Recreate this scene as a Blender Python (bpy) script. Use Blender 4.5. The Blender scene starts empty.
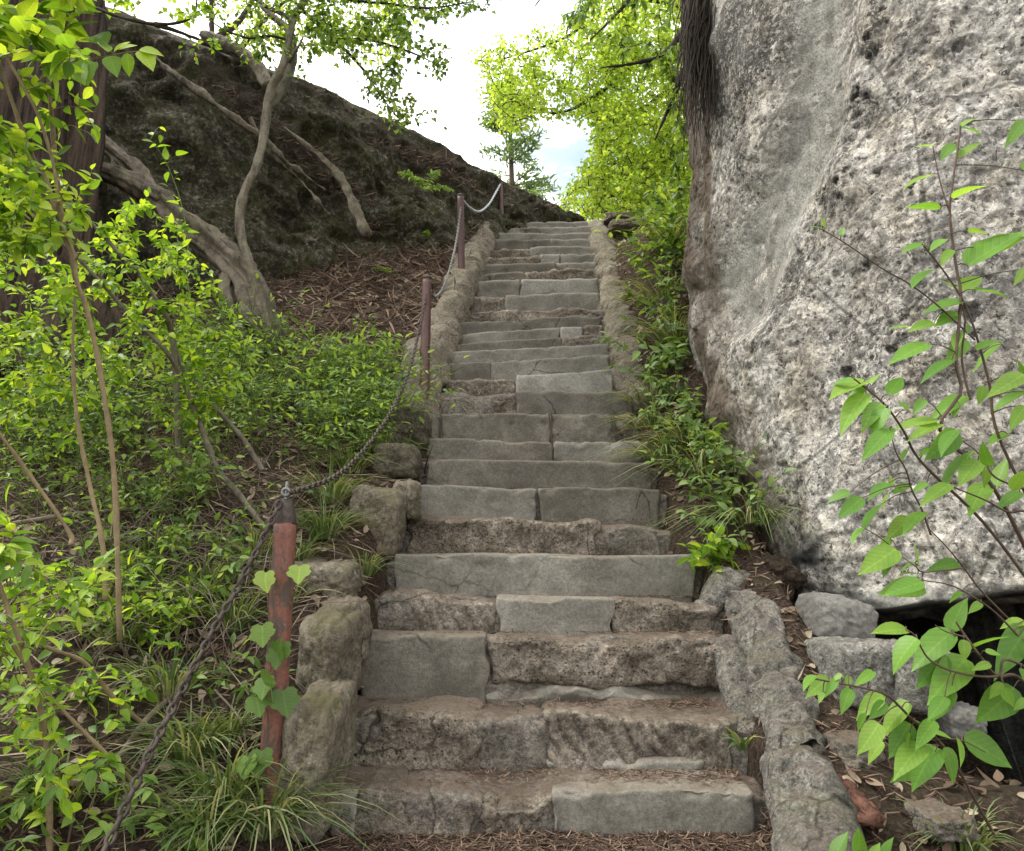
import bpy, math, random
import numpy as np
from mathutils import Vector, Matrix, Quaternion
rng = np.random.default_rng(7)
random.seed(7)
scene = bpy.context.scene
COL = scene.collection
EYE = 1.6
F, CX, CY = 740.0, 512.0, 425.5
PITCH = math.radians(13.0)
CP, SP_ = math.cos(PITCH), math.sin(PITCH)

# ------------------------------------------------------------------ measuring helpers
def ray(px, py):
    dx, dy = (px-CX)/F, (CY-py)/F
    return np.array([dx, CP-dy*SP_, SP_+dy*CP])
def P(px, py, Y):                       # the point of a sight line at world distance Y
    r = ray(px, py); return np.array([0, 0, EYE]) + r*(Y/r[1])
def proj(p):
    p = np.asarray(p, float); x, y, z = p[..., 0], p[..., 1], p[..., 2]-EYE
    d = y*CP+z*SP_; u = -y*SP_+z*CP
    d = np.where(d < .05, .05, d)
    return np.stack([CX+F*x/d, CY-F*u/d], -1)
PROF_Y = np.array([-400, 2.17, 3.3, 4.7, 6.3, 11.0, 11.5, 400.])
PROF_Z = np.array([-1.6, -1.6, -.77, .26, 1.57, 5.94, 6.0, 6.0])+EYE
def line(Y): return np.interp(Y, PROF_Y, PROF_Z)
def on_line(px, py):                    # sight line meets the slope of the stairway
    r = ray(px, py); Ys = np.linspace(2.2, 11.4, 4000)
    dz = EYE+r[2]/r[1]*Ys-line(Ys)
    k = np.where(np.diff(np.sign(dz)) != 0)[0]
    Y = Ys[k[0]] if len(k) else 11.0
    return P(px, py, Y)

# ------------------------------------------------------------------ noise
def _h(ix, iy, iz, s=0):
    n = (ix*374761393 + iy*668265263 + iz*2147483647 + s*974634777).astype(np.int64) & 0xffffffff
    n = ((n ^ (n >> 13))*1274126177) & 0xffffffff
    n = ((n ^ (n >> 16))*2246822519) & 0xffffffff
    return ((n ^ (n >> 15)) & 0xffffff)/float(0xffffff)
def vn(p, s=0):
    p = np.asarray(p, float); i = np.floor(p).astype(np.int64); f = p-i; f = f*f*f*(f*(f*6-15)+10)
    out = 0
    for a in (0, 1):
        wx = f[..., 0] if a else 1-f[..., 0]
        for b in (0, 1):
            wy = f[..., 1] if b else 1-f[..., 1]
            for c in (0, 1):
                wz = f[..., 2] if c else 1-f[..., 2]
                out = out+wx*wy*wz*_h(i[..., 0]+a, i[..., 1]+b, i[..., 2]+c, s)
    return out*2-1
def fbm(p, o=4, s=0, g=.5):
    p = np.asarray(p, float); t = 0; a = 1; n = 0
    for k in range(o):
        t = t+a*vn(p*(2.03**k)+k*17.3, s+k); n += a; a *= g
    return t/n
def worley(p, s=0):
    p = np.asarray(p, float); i = np.floor(p).astype(np.int64); best = np.full(p.shape[:-1], 9.); idv = np.zeros(p.shape[:-1])
    for a in (-1, 0, 1):
        for b in (-1, 0, 1):
            for c in (-1, 0, 1):
                q = i+np.array([a, b, c])
                hx, hy, hz = (_h(q[..., 0], q[..., 1], q[..., 2], s+k) for k in (1, 2, 3))
                d = np.sqrt((q[..., 0]+hx-p[..., 0])**2+(q[..., 1]+hy-p[..., 1])**2+(q[..., 2]+hz-p[..., 2])**2)
                m = d < best; best = np.where(m, d, best); idv = np.where(m, hx, idv)
    return best, idv
def sat(x): return np.clip(x, 0, 1)
def smooth(x, a, b):
    t = sat((np.asarray(x, float)-a)/(b-a)); return t*t*(3-2*t)

# ------------------------------------------------------------------ object helpers
def mesh_np(name, V, faces, mat, parent=None, smooth_=True, attr=None, mats=None):
    """faces: array (n,k) or list of such arrays"""
    if not isinstance(faces, list): faces = [faces]
    faces = [np.asarray(f, np.int32) for f in faces if len(f)]
    V = np.asarray(V, np.float32)
    me = bpy.data.meshes.new(name)
    me.vertices.add(len(V)); me.vertices.foreach_set('co', V.ravel())
    loops = np.concatenate([f.ravel() for f in faces]); tot = np.concatenate([np.full(len(f), f.shape[1], np.int32) for f in faces])
    st = np.concatenate([[0], np.cumsum(tot)[:-1]]).astype(np.int32)
    me.loops.add(len(loops)); me.loops.foreach_set('vertex_index', loops)
    me.polygons.add(len(tot)); me.polygons.foreach_set('loop_start', st)
    me.polygons.foreach_set('use_smooth', np.full(len(tot), bool(smooth_)))
    me.update(calc_edges=True); me.validate()
    for k, v in (attr or {}).items():
        a = me.attributes.new(k, 'FLOAT', 'POINT'); a.data.foreach_set('value', np.asarray(v, np.float32))
    if mat: me.materials.append(mat)
    o = bpy.data.objects.new(name, me); COL.objects.link(o)
    if parent is not None:
        o.parent = parent; o.matrix_parent_inverse = Matrix.Translation(-parent.location)
    return o
def tag(o, label, cat, group=None, kind=None):
    if label: o['label'] = label
    if cat: o['category'] = cat
    if group: o['group'] = group
    if kind: o['kind'] = kind
    return o
def thing(name, loc, label, cat, group=None):
    o = bpy.data.objects.new(name, None); COL.objects.link(o); o.location = tuple(float(v) for v in loc); o.empty_display_size = .1
    return tag(o, label, cat, group)
def spline(pts, n):
    """Catmull-Rom through pts, n samples"""
    p = np.asarray(pts, float)
    if len(p) == 2: return p[0]+(p[1]-p[0])*np.linspace(0, 1, n)[:, None]
    q = np.vstack([2*p[0]-p[1], p, 2*p[-1]-p[-2]]); t = np.linspace(0, len(p)-1-1e-6, n); i = t.astype(int); f = (t-i)[:, None]
    a, b, c, d = q[i], q[i+1], q[i+2], q[i+3]
    return .5*(2*b+(c-a)*f+(2*a-5*b+4*c-d)*f*f+(3*b-a-3*c+d)*f**3)
def tube_geo(path, rad, seg=8, amp=0., freq=6., flat=1., seed=0, flute=0, strip=0., sf=5.):
    path = np.asarray(path, float); n = len(path); rad = np.broadcast_to(np.asarray(rad, float), (n,))
    T = np.gradient(path, axis=0); T /= np.linalg.norm(T, axis=1)[:, None]+1e-9
    up = np.array([0, 0, 1.]) if abs(T[0][2]) < .9 else np.array([1., 0, 0])
    N = np.zeros_like(path); v = np.cross(np.cross(T[0], up), T[0]); N[0] = v/np.linalg.norm(v)
    for k in range(1, n):
        v = N[k-1]-T[k]*np.dot(N[k-1], T[k]); N[k] = v/(np.linalg.norm(v)+1e-9)
    B = np.cross(T, N); a = np.linspace(0, 2*math.pi, seg, endpoint=False)
    c, s = np.cos(a), np.sin(a)
    ring = N[:, None]*c[None, :, None]*flat+B[:, None]*s[None, :, None]
    R = np.repeat(rad[:, None], seg, 1)
    if flute: R = R*(1+.16*np.sin(a[None]*flute+np.linspace(0, 3, n)[:, None]))
    if strip:
        s = np.concatenate([[0], np.cumsum(np.linalg.norm(np.diff(path, axis=0), axis=1))])/(rad.mean()*6); A = np.broadcast_to(a[None], R.shape); S_ = np.broadcast_to(s[:, None], R.shape)
        R = R*(1+strip*(fbm(np.stack([np.cos(A)*sf*.6+seed, np.sin(A)*sf*.6, S_*1.3], -1), 4, seed, .65)*1.5+.5*np.abs(vn(np.stack([np.cos(A)*sf, np.sin(A)*sf, S_*.7+seed], -1), 3))))
    V = path[:, None]+ring*R[..., None]
    if amp:
        d = fbm(V*freq+seed*3.1, 3, seed)
        V = V+ring*(amp*d*np.minimum(1, R/ (rad.max()+1e-9)+.2))[..., None]
    V = V.reshape(-1, 3); i = np.arange(n-1)[:, None]*seg; j = np.arange(seg)[None]; k = (j+1) % seg
    Fq = np.stack([i+j, i+k, i+seg+k, i+seg+j], -1).reshape(-1, 4)
    c0, c1 = len(V), len(V)+1; V = np.vstack([V, path[:1]-T[:1]*rad[0]*.3, path[-1:]+T[-1:]*rad[-1]*.3])
    jj = np.arange(seg); kk = (jj+1) % seg
    Ft = np.vstack([np.stack([kk, jj, np.full(seg, c0)], -1), np.stack([(n-1)*seg+jj, (n-1)*seg+kk, np.full(seg, c1)], -1)])
    return V, Fq, Ft
class Geo:
    def __init__(s): s.V = []; s.Q = []; s.T = []; s.n = 0
    def add(s, V, Q=None, T=None):
        s.V.append(V)
        if Q is not None and len(Q): s.Q.append(np.asarray(Q)+s.n)
        if T is not None and len(T): s.T.append(np.asarray(T)+s.n)
        s.n += len(V)
    def tube(s, path, rad, n=None, **k):
        path = np.asarray(path, float)
        if n:
            m = len(path); path = spline(path, n)
            if np.ndim(rad): rad = np.interp(np.linspace(0, 1, n), np.linspace(0, 1, len(rad)), rad)
        elif np.ndim(rad): rad = np.interp(np.linspace(0, 1, len(path)), np.linspace(0, 1, len(rad)), rad)
        s.add(*tube_geo(path, rad, **k)); return path
    def build(s, name, mat, parent=None, **k):
        f = []
        if s.Q: f.append(np.vstack(s.Q))
        if s.T: f.append(np.vstack(s.T))
        return mesh_np(name, np.vstack(s.V), f, mat, parent, **k)

# ------------------------------------------------------------------ materials
def new_mat(name):
    m = bpy.data.materials.new(name); m.use_nodes = True; nt = m.node_tree
    return m, nt, nt.nodes['Principled BSDF'], nt.nodes['Material Output']
class NT:
    def __init__(s, nt): s.nt = nt
    def n(s, t, **k):
        o = s.nt.nodes.new(t)
        for a, b in k.items(): setattr(o, a, b)
        return o
    def l(s, a, b): s.nt.links.new(a, b)
    def val(s, sock, v):
        if hasattr(v, 'node'): s.l(v, sock)
        elif v is not None: sock.default_value = v
    def coord(s, scale=(1, 1, 1)):
        g = s.n('ShaderNodeNewGeometry'); m = s.n('ShaderNodeMapping'); m.inputs['Scale'].default_value = scale
        s.l(g.outputs['Position'], m.inputs['Vector']); return m.outputs[0]
    def noise(s, scale, detail=6, rough=.6, vec=None, dist=0.):
        o = s.n('ShaderNodeTexNoise'); o.inputs['Scale'].default_value = scale; o.inputs['Detail'].default_value = detail
        o.inputs['Roughness'].default_value = rough; o.inputs['Distortion'].default_value = dist
        if vec is not None: s.l(vec, o.inputs['Vector'])
        return o.outputs['Fac']
    def vor(s, scale, vec=None, feature='F1', out='Distance', rand=1.):
        o = s.n('ShaderNodeTexVoronoi'); o.feature = feature; o.inputs['Scale'].default_value = scale; o.inputs['Randomness'].default_value = rand
        if vec is not None: s.l(vec, o.inputs['Vector'])
        return o.outputs[out]
    def ramp(s, fac, stops):
        o = s.n('ShaderNodeValToRGB'); e = o.color_ramp.elements
        while len(e) < len(stops): e.new(.5)
        for i, (p, c) in enumerate(stops):
            e[i].position = p; e[i].color = (c[0], c[1], c[2], 1) if not np.isscalar(c) else (c, c, c, 1)
        s.l(fac, o.inputs['Fac']); return o.outputs['Color']
    def mix(s, fac, a, b, mode='MIX'):
        o = s.n('ShaderNodeMix', data_type='RGBA', blend_type=mode)
        for sk, v in ((o.inputs[0], fac), (o.inputs[6], a), (o.inputs[7], b)):
            if hasattr(v, 'node'): s.l(v, sk)
            elif np.isscalar(v): sk.default_value = v
            else: sk.default_value = (v[0], v[1], v[2], 1)
        return o.outputs[2]
    def math(s, op, a, b=None, c=None):
        o = s.n('ShaderNodeMath', operation=op)
        for sk, v in zip(o.inputs, (a, b, c)): s.val(sk, v)
        return o.outputs[0]
    def attr(s, name):
        return s.n('ShaderNodeAttribute', attribute_name=name).outputs['Fac']
    def bump(s, h, strength=.5, dist=.02, nrm=None):
        o = s.n('ShaderNodeBump'); o.inputs['Strength'].default_value = strength; o.inputs['Distance'].default_value = dist
        s.l(h, o.inputs['Height'])
        if nrm is not None: s.l(nrm, o.inputs['Normal'])
        return o.outputs[0]
    def up(s):
        g = s.n('ShaderNodeNewGeometry'); x = s.n('ShaderNodeSeparateXYZ'); s.l(g.outputs['Normal'], x.inputs[0]); return x.outputs['Z']

LITTER = (.115, .085, .064)
def stone_mat(name, dark, mid, light, scale=5., litter=.6, moss=0., rough=.9, bump=.6, grain=90., pits=0., litter_col=LITTER, mosscol=(.07, .085, .02)):
    m, nt, bs, out = new_mat(name); T = NT(nt); c = T.coord()
    big = T.noise(scale, 8, .65, c); fine = T.noise(grain, 4, .7, c)
    f = T.math('ADD', T.math('MULTIPLY', big, .6), T.math('MULTIPLY', fine, .4))
    col = T.ramp(f, [(.39, dark), (.5, mid), (.6, light)])
    st = T.noise(1.7, 5, .6, T.coord((1, 1, .45)))
    col = T.mix(T.ramp(st, [(.4, 0.), (.62, .55)]), col, (dark[0]*.75, dark[1]*.75, dark[2]*.72))
    k_ = .35 if 'concrete' in name or 'smooth' in name else 1.
    gr2 = T.noise(grain*.45, 5, .8, c); col = T.mix(k_+.1 if k_ < 1 else 1., col, T.ramp(gr2, [(.37, .42), (.5, 1.), (.63, 1.6)]), 'MULTIPLY')
    wv = T.n('ShaderNodeTexNoise'); wv.inputs['Scale'].default_value = 3.; wv.inputs['Detail'].default_value = 6; T.l(c, wv.inputs['Vector'])
    ck = T.vor(1.9, T.mix(.22, c, wv.outputs['Color']), 'DISTANCE_TO_EDGE'); cm = T.math('MULTIPLY', T.ramp(ck, [(.003, .85), (.012, 0.)]), T.ramp(T.noise(1.3, 2, .5, c), [(.45+.06*(k_ < 1), 0.), (.56+.06*(k_ < 1), 1.)]))
    col = T.mix(cm, col, (dark[0]*.25, dark[1]*.24, dark[2]*.22))
    dmp = T.ramp(T.noise(2.3, 7, .7, T.coord((1., 1., 1.6))), [(.5, 0.), (.6, .5 if k_ == 1 else .35)]); col = T.mix(dmp, col, T.mix(1., col, (.5, .48, .45), 'MULTIPLY'))
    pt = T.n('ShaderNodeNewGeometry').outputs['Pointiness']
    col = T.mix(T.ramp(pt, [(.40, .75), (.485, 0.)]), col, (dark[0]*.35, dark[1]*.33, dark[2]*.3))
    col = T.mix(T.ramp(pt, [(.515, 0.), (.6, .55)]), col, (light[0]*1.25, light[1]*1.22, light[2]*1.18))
    spk = T.vor(150., c); col = T.mix(T.ramp(spk, [(.1, .5), (.24, 0.)]), col, (light[0]*1.25, light[1]*1.25, light[2]*1.25))
    h = T.math('ADD', T.math('MULTIPLY', T.noise(scale*3.2, 8, .7, c), 1.), T.math('MULTIPLY', fine, .35))
    if pits:
        pv = T.vor(38., c); h = T.math('SUBTRACT', h, T.ramp(pv, [(.05, pits), (.3, 0.)]))
        col = T.mix(T.ramp(pv, [(.08, .6), (.26, 0.)]), col, (dark[0]*.5, dark[1]*.5, dark[2]*.5))
    upn = T.up()
    if moss:
        mm = T.math('MULTIPLY', T.ramp(T.noise(4.5, 6, .7, c), [(.42, 0.), (.6, 1.)]), T.ramp(upn, [(.15, .25), (.75, 1.)]))
        col = T.mix(T.math('MULTIPLY', mm, moss), col, mosscol)
    if litter:
        ln = T.noise(11., 6, .75, c)
        lm = T.math('MULTIPLY', T.ramp(upn, [(.55, 0.), (.9, 1.)]), T.ramp(ln, [(.3, 0.), (.55, 1.)]))
        lc = T.mix(T.noise(60., 3, .6, c), (litter_col[0]*.55, litter_col[1]*.55, litter_col[2]*.55), (litter_col[0]*1.6, litter_col[1]*1.55, litter_col[2]*1.5))
        col = T.mix(T.math('MULTIPLY', lm, litter), col, lc)
    T.l(col, bs.inputs['Base Color']); bs.inputs['Roughness'].default_value = rough
    bs.inputs['Specular IOR Level'].default_value = .25
    T.l(T.bump(h, min(1., bump*1.15), .035), bs.inputs['Normal']); return m
M = {}
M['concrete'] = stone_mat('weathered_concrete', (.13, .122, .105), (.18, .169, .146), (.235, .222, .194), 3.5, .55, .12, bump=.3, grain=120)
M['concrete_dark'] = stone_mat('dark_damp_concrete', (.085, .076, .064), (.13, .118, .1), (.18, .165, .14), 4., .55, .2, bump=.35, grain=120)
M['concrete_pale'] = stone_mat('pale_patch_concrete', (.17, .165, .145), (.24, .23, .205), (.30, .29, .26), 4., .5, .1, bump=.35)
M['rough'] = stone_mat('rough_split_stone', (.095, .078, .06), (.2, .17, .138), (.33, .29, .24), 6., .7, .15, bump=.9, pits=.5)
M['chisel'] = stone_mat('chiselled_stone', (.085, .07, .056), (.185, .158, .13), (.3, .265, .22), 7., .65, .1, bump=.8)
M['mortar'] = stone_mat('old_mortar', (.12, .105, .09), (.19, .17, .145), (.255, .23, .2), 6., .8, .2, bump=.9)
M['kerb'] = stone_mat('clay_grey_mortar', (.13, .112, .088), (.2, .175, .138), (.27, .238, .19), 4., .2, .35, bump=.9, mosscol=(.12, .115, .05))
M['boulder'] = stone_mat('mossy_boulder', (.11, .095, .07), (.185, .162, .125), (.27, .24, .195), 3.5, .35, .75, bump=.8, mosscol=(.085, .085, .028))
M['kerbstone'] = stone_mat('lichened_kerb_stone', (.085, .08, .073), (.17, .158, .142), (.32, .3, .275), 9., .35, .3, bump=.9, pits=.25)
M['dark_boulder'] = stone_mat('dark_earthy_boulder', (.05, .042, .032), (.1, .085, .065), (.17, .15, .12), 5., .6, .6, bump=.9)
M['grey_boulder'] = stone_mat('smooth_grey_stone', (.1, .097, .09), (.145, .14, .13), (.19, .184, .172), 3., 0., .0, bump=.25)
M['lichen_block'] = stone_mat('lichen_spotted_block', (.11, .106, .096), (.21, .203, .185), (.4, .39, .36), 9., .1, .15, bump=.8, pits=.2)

def soil_mat():
    m, nt, bs, out = new_mat('leaf_littered_soil'); T = NT(nt); c = T.coord()
    a = T.noise(3., 8, .7, c); b = T.noise(45., 5, .75, c)
    col = T.ramp(b, [(.3, (.014, .01, .008)), (.5, (.05, .035, .027)), (.68, (.15, .11, .085))])
    col = T.mix(T.ramp(a, [(.42, 0.), (.62, .7)]), col, (.05, .042, .026))
    T.l(col, bs.inputs['Base Color']); bs.inputs['Roughness'].default_value = 1.; bs.inputs['Specular IOR Level'].default_value = .1
    T.l(T.bump(T.math('ADD', T.noise(25., 8, .75, c), T.math('MULTIPLY', b, .6)), 1., .04), bs.inputs['Normal']); return m
M['soil'] = soil_mat()
def simple(name, col, rough=.8, var=.35, scale=25., bump=.3, metallic=0., spec=.3):
    m, nt, bs, out = new_mat(name); T = NT(nt); c = T.coord()
    f = T.noise(scale, 6, .7, c)
    T.l(T.ramp(f, [(.3, tuple(x*(1-var) for x in col)), (.7, tuple(x*(1+var) for x in col))]), bs.inputs['Base Color'])
    bs.inputs['Roughness'].default_value = rough; bs.inputs['Metallic'].default_value = metallic; bs.inputs['Specular IOR Level'].default_value = spec
    if bump: T.l(T.bump(f, bump, .01), bs.inputs['Normal'])
    return m
def bark_mat(name, dark, light, zs=.15, scale=14., bump=.8, lichen=None):
    m, nt, bs, out = new_mat(name); T = NT(nt); c = T.coord((1, 1, zs))
    f = T.noise(scale, 7, .7, c, .3); g = T.noise(scale*5, 4, .6, T.coord())
    col = T.ramp(T.math('ADD', T.math('MULTIPLY', f, .75), T.math('MULTIPLY', g, .25)), [(.4, dark), (.6, light)])
    if lichen: col = T.mix(T.ramp(T.noise(6., 5, .7, T.coord()), [(.5, 0.), (.66, .7)]), col, lichen)
    T.l(col, bs.inputs['Base Color']); bs.inputs['Roughness'].default_value = .95; bs.inputs['Specular IOR Level'].default_value = .15
    T.l(T.bump(f, bump, .03), bs.inputs['Normal']); return m
M['cedar'] = bark_mat('cedar_bark', (.012, .009, .007), (.085, .062, .048), .05, 16., 1.)
M['pale_bark'] = bark_mat('pale_grey_bark', (.07, .06, .045), (.2, .175, .135), .3, 9., .6, (.2, .2, .14))
M['root_bark'] = bark_mat('weathered_root_bark', (.05, .042, .032), (.165, .14, .108), .35, 7., .8, (.11, .11, .06))
M['twig'] = simple('brown_twig_bark', (.075, .055, .036), .85)
M['tan_stem'] = simple('tan_stem_bark', (.2, .15, .085), .8, .3)
M['deadwood'] = simple('grey_dead_wood', (.13, .105, .08), .9)
M['green_stem'] = simple('green_stem', (.09, .12, .035), .7)
M['red_stem'] = simple('reddish_stem', (.085, .055, .04), .7)
M['dark_branch'] = simple('dark_branch_bark', (.035, .027, .02), .9)
M['redwood'] = bark_mat('red_rotten_wood', (.045, .022, .016), (.15, .075, .055), .3, 20., .8)
M['iron'] = simple('rusty_iron', (.055, .042, .036), .6, .5, 60., .5, .4, .4)
M['grey_iron'] = simple('grey_worn_iron', (.16, .155, .15), .5, .4, 50., .4, .6, .5)
M['pale_chain'] = simple('painted_sky_sheen_chain', (.42, .44, .47), .5, .2, 40., .2, .3, .5)  # pale bluish tint paints the sky's reflection into the chain colour

def rust_paint():
    m, nt, bs, out = new_mat('flaking_red_paint'); T = NT(nt); c = T.coord((1, 1, .5))
    f = T.noise(22., 8, .7, c, .4); g = T.noise(70., 4, .6, T.coord())
    col = T.ramp(g, [(.3, (.11, .04, .027)), (.7, (.2, .07, .045))])
    col = T.mix(T.ramp(f, [(.45, 1.), (.5, 0.)]), col, (.06, .04, .03))
    col = T.mix(T.ramp(T.noise(30., 6, .7, T.coord()), [(.63, 0.), (.67, .8)]), col, (.36, .2, .14))
    T.l(col, bs.inputs['Base Color']); bs.inputs['Roughness'].default_value = .6
    T.l(T.bump(f, .7, .01), bs.inputs['Normal']); return m
M['rust_paint'] = rust_paint()
def dark_paint():
    m, nt, bs, out = new_mat('dark_red_brown_paint'); T = NT(nt); c = T.coord()
    f = T.noise(30., 6, .7, c)
    T.l(T.ramp(f, [(.35, (.05, .022, .02)), (.65, (.1, .042, .036))]), bs.inputs['Base Color']); bs.inputs['Roughness'].default_value = .55
    T.l(T.bump(f, .3, .01), bs.inputs['Normal']); return m
M['dark_paint'] = dark_paint()

def leaf_mat(name, c0, c1, c2, trans=.45, tcol=None, rough=.45):
    m, nt, bs, out = new_mat(name); T = NT(nt)
    t = T.attr('tint'); col = T.ramp(t, [(0., c0), (.5, c1), (1., c2)])
    vein = T.noise(120., 3, .5, T.coord()); col = T.mix(T.math('MULTIPLY', vein, .35), col, T.mix(1., col, (.55, .6, .5), 'MULTIPLY'))
    vv = T.math('FRACT', T.math('SUBTRACT', T.math('MULTIPLY', T.attr('lt'), 7.5), T.math('MULTIPLY', T.math('ABSOLUTE', T.attr('ls')), 2.1)))
    ln = T.math('MAXIMUM', T.ramp(T.math('ABSOLUTE', T.attr('ls')), [(.03, 1.), (.1, 0.)]), T.ramp(vv, [(.0, .8), (.16, 0.)]))
    col = T.mix(T.math('MULTIPLY', ln, .38), col, T.mix(1., col, (1.7, 1.6, 1.5), 'MULTIPLY'))
    col = T.mix(T.ramp(vv, [(.45, 0.), (.95, .3)]), col, T.mix(1., col, (.6, .68, .55), 'MULTIPLY'))
    blot = T.noise(28., 3, .5, T.coord()); col = T.mix(T.ramp(blot, [(.45, 0.), (.7, .4)]), col, T.mix(1., col, (.62, .74, .7), 'MULTIPLY'))
    T.l(col, bs.inputs['Base Color']); bs.inputs['Roughness'].default_value = rough; bs.inputs['Specular IOR Level'].default_value = .3
    tr = T.n('ShaderNodeBsdfTranslucent'); tc = T.mix(1., col, tcol or (1.6, 1.5, .7), 'MULTIPLY')
    T.l(tc, tr.inputs['Color'])
    mx = T.n('ShaderNodeMixShader'); mx.inputs[0].default_value = trans
    T.l(bs.outputs[0], mx.inputs[1]); T.l(tr.outputs[0], mx.inputs[2]); T.l(mx.outputs[0], out.inputs['Surface']); return m
M['leaf_bright'] = leaf_mat('bright_spring_leaf', (.09, .18, .025), (.2, .34, .035), (.42, .53, .06), .5)
M['leaf_mid'] = leaf_mat('mid_green_leaf', (.05, .1, .025), (.14, .24, .05), (.32, .44, .09), .45)
M['leaf_pale'] = leaf_mat('pale_green_leaf', (.08, .14, .05), (.15, .24, .08), (.26, .36, .12), .4)
M['moss_blade'] = leaf_mat('dull_moss', (.015, .018, .006), (.035, .04, .012), (.09, .1, .03), .15, None, .9)
M['leaf_dark'] = leaf_mat('deep_green_leaf', (.03, .075, .018), (.055, .12, .025), (.1, .19, .04), .4)
M['leaf_knot'] = leaf_mat('fresh_broad_leaf', (.1, .22, .035), (.17, .34, .055), (.25, .4, .07), .5)
M['leaf_maple'] = leaf_mat('sunlit_maple_leaf', (.17, .27, .03), (.33, .42, .05), (.46, .52, .09), .62, (1.45, 1.5, .95))
M['leaf_pine'] = leaf_mat('haze_paled_needle', (.1, .17, .09), (.16, .24, .12), (.22, .3, .15), .45)  # needle greens lightened to put the haze of distance into the colour
M['blade'] = leaf_mat('grass_blade', (.06, .1, .032), (.13, .19, .065), (.33, .32, .18), .35)
M['dry'] = leaf_mat('dry_brown_leaf', (.07, .045, .03), (.17, .12, .085), (.4, .32, .24), .15, (1.2, 1, .8), .8)
M['needle'] = leaf_mat('dry_cedar_needle', (.04, .024, .018), (.1, .062, .046), (.27, .185, .135), .1, (1.2, 1, .8), .9)
# ------------------------------------------------------------------ the stairway: pixel measurements of each lip, left and right
# (xL, yL, xR, yR, blocks) ; block = (kind, x0, x1, dz_top, proud)
STEPS = [
 (327,787,757,789,[('concrete',327,362,-.01,0,'pale corner'),('chisel',362,480,.0,.02,''),('crumb',478,552,-.015,-.01,''),('concrete',548,757,0,.015,'')]),
 (345,711,735,716,[('rough',345,482,0,.02,''),('mortar',480,545,-.01,-.01,''),('chisel',542,735,0,.01,'')]),
 (360,633,730,637,[('concrete_dark',360,489,.0,.03,''),('rough',489,728,0,.01,'')]),
 (388,592,715,603,[('chisel',388,499,0,0,''),('concrete',497,614,.008,.025,''),('rough',612,715,-.01,0,'')]),
 (396,553,693,555,[('concrete',396,693,0,.02,'')]),
 (404,511,662,527,[('rough',404,598,0,.02,''),('mortar',597,662,-.01,0,'')]),
 (412,484,660,489,[('concrete',412,538,0,.02,''),('concrete_dark',538,660,0,.01,'')]),
 (427,460,650,462,[('concrete_dark',427,650,0,.02,'')]),
 (427,439,640,440,[('concrete_dark',427,553,0,.02,''),('concrete',554,640,0,.01,'')]),
 (425,411,632,414,[('concrete_dark',425,440,0,.0,''),('concrete_dark',442,550,0,.015,''),('concrete_dark',552,614,0,.012,''),('rough',616,632,0,0,'')]),
 (441,391,632,389,[('rough',441,518,-.05,-.03,''),('concrete_dark',516,632,0,.03,'')]),
 (443,379,612,368,[('rough',443,516,0,0,''),('concrete_pale',516,612,0,.01,'')]),
 (442,364,610,352,[('concrete_dark',442,492,0,.02,''),('concrete',490,610,0,.0,'')]),
 (447,352,610,343,[('concrete',447,610,0,.02,'')]),
 (448,344,606,334,[('concrete_dark',448,561,0,.02,''),('rough',561,606,0,0,'')]),
 (452,333,604,325,[('concrete',452,560,0,.01,''),('concrete_pale',560,582,0,.02,''),('rough',582,604,0,0,'')]),
 (455,323,600,315,[('concrete_dark',455,600,0,.02,'')]),
 (464,312,600,307,[('rough',464,600,0,.01,'')]),
 (467,296,599,292,[('mortar',467,480,0,0,''),('rough',480,505,0,.0,''),('concrete',505,599,0,.02,'')]),
 (474,281,599,276,[('concrete',474,520,0,.01,''),('concrete_pale',520,599,0,.0,'')]),
 (473,274,597,267,[('concrete_dark',473,525,0,.0,''),('rough',525,597,0,.01,'')]),
 (478,264.6,597,261,[('concrete_dark',478,556,0,.02,''),('concrete',556,597,0,.0,'')]),
 (480,256,597,253,[('rough',480,540,0,.0,''),('concrete_pale',540,560,0,.01,''),('concrete',560,597,0,.0,'')]),
 (485,247,597,245,[('rough',485,530,0,.0,''),('concrete',530,597,0,.01,'')]),
 (493,238.5,596,238,[('concrete_dark',493,550,0,.01,''),('concrete',550,596,0,.0,'')]),
 (496,233,595,231.8,[('concrete',496,595,0,.01,'')]),
 (499,227.8,592,225.5,[('rough',499,540,0,.0,''),('concrete',540,592,0,.01,'')]),
 (507,222.6,588,221,[('concrete',507,588,0,.01,'')]),
]
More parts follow.
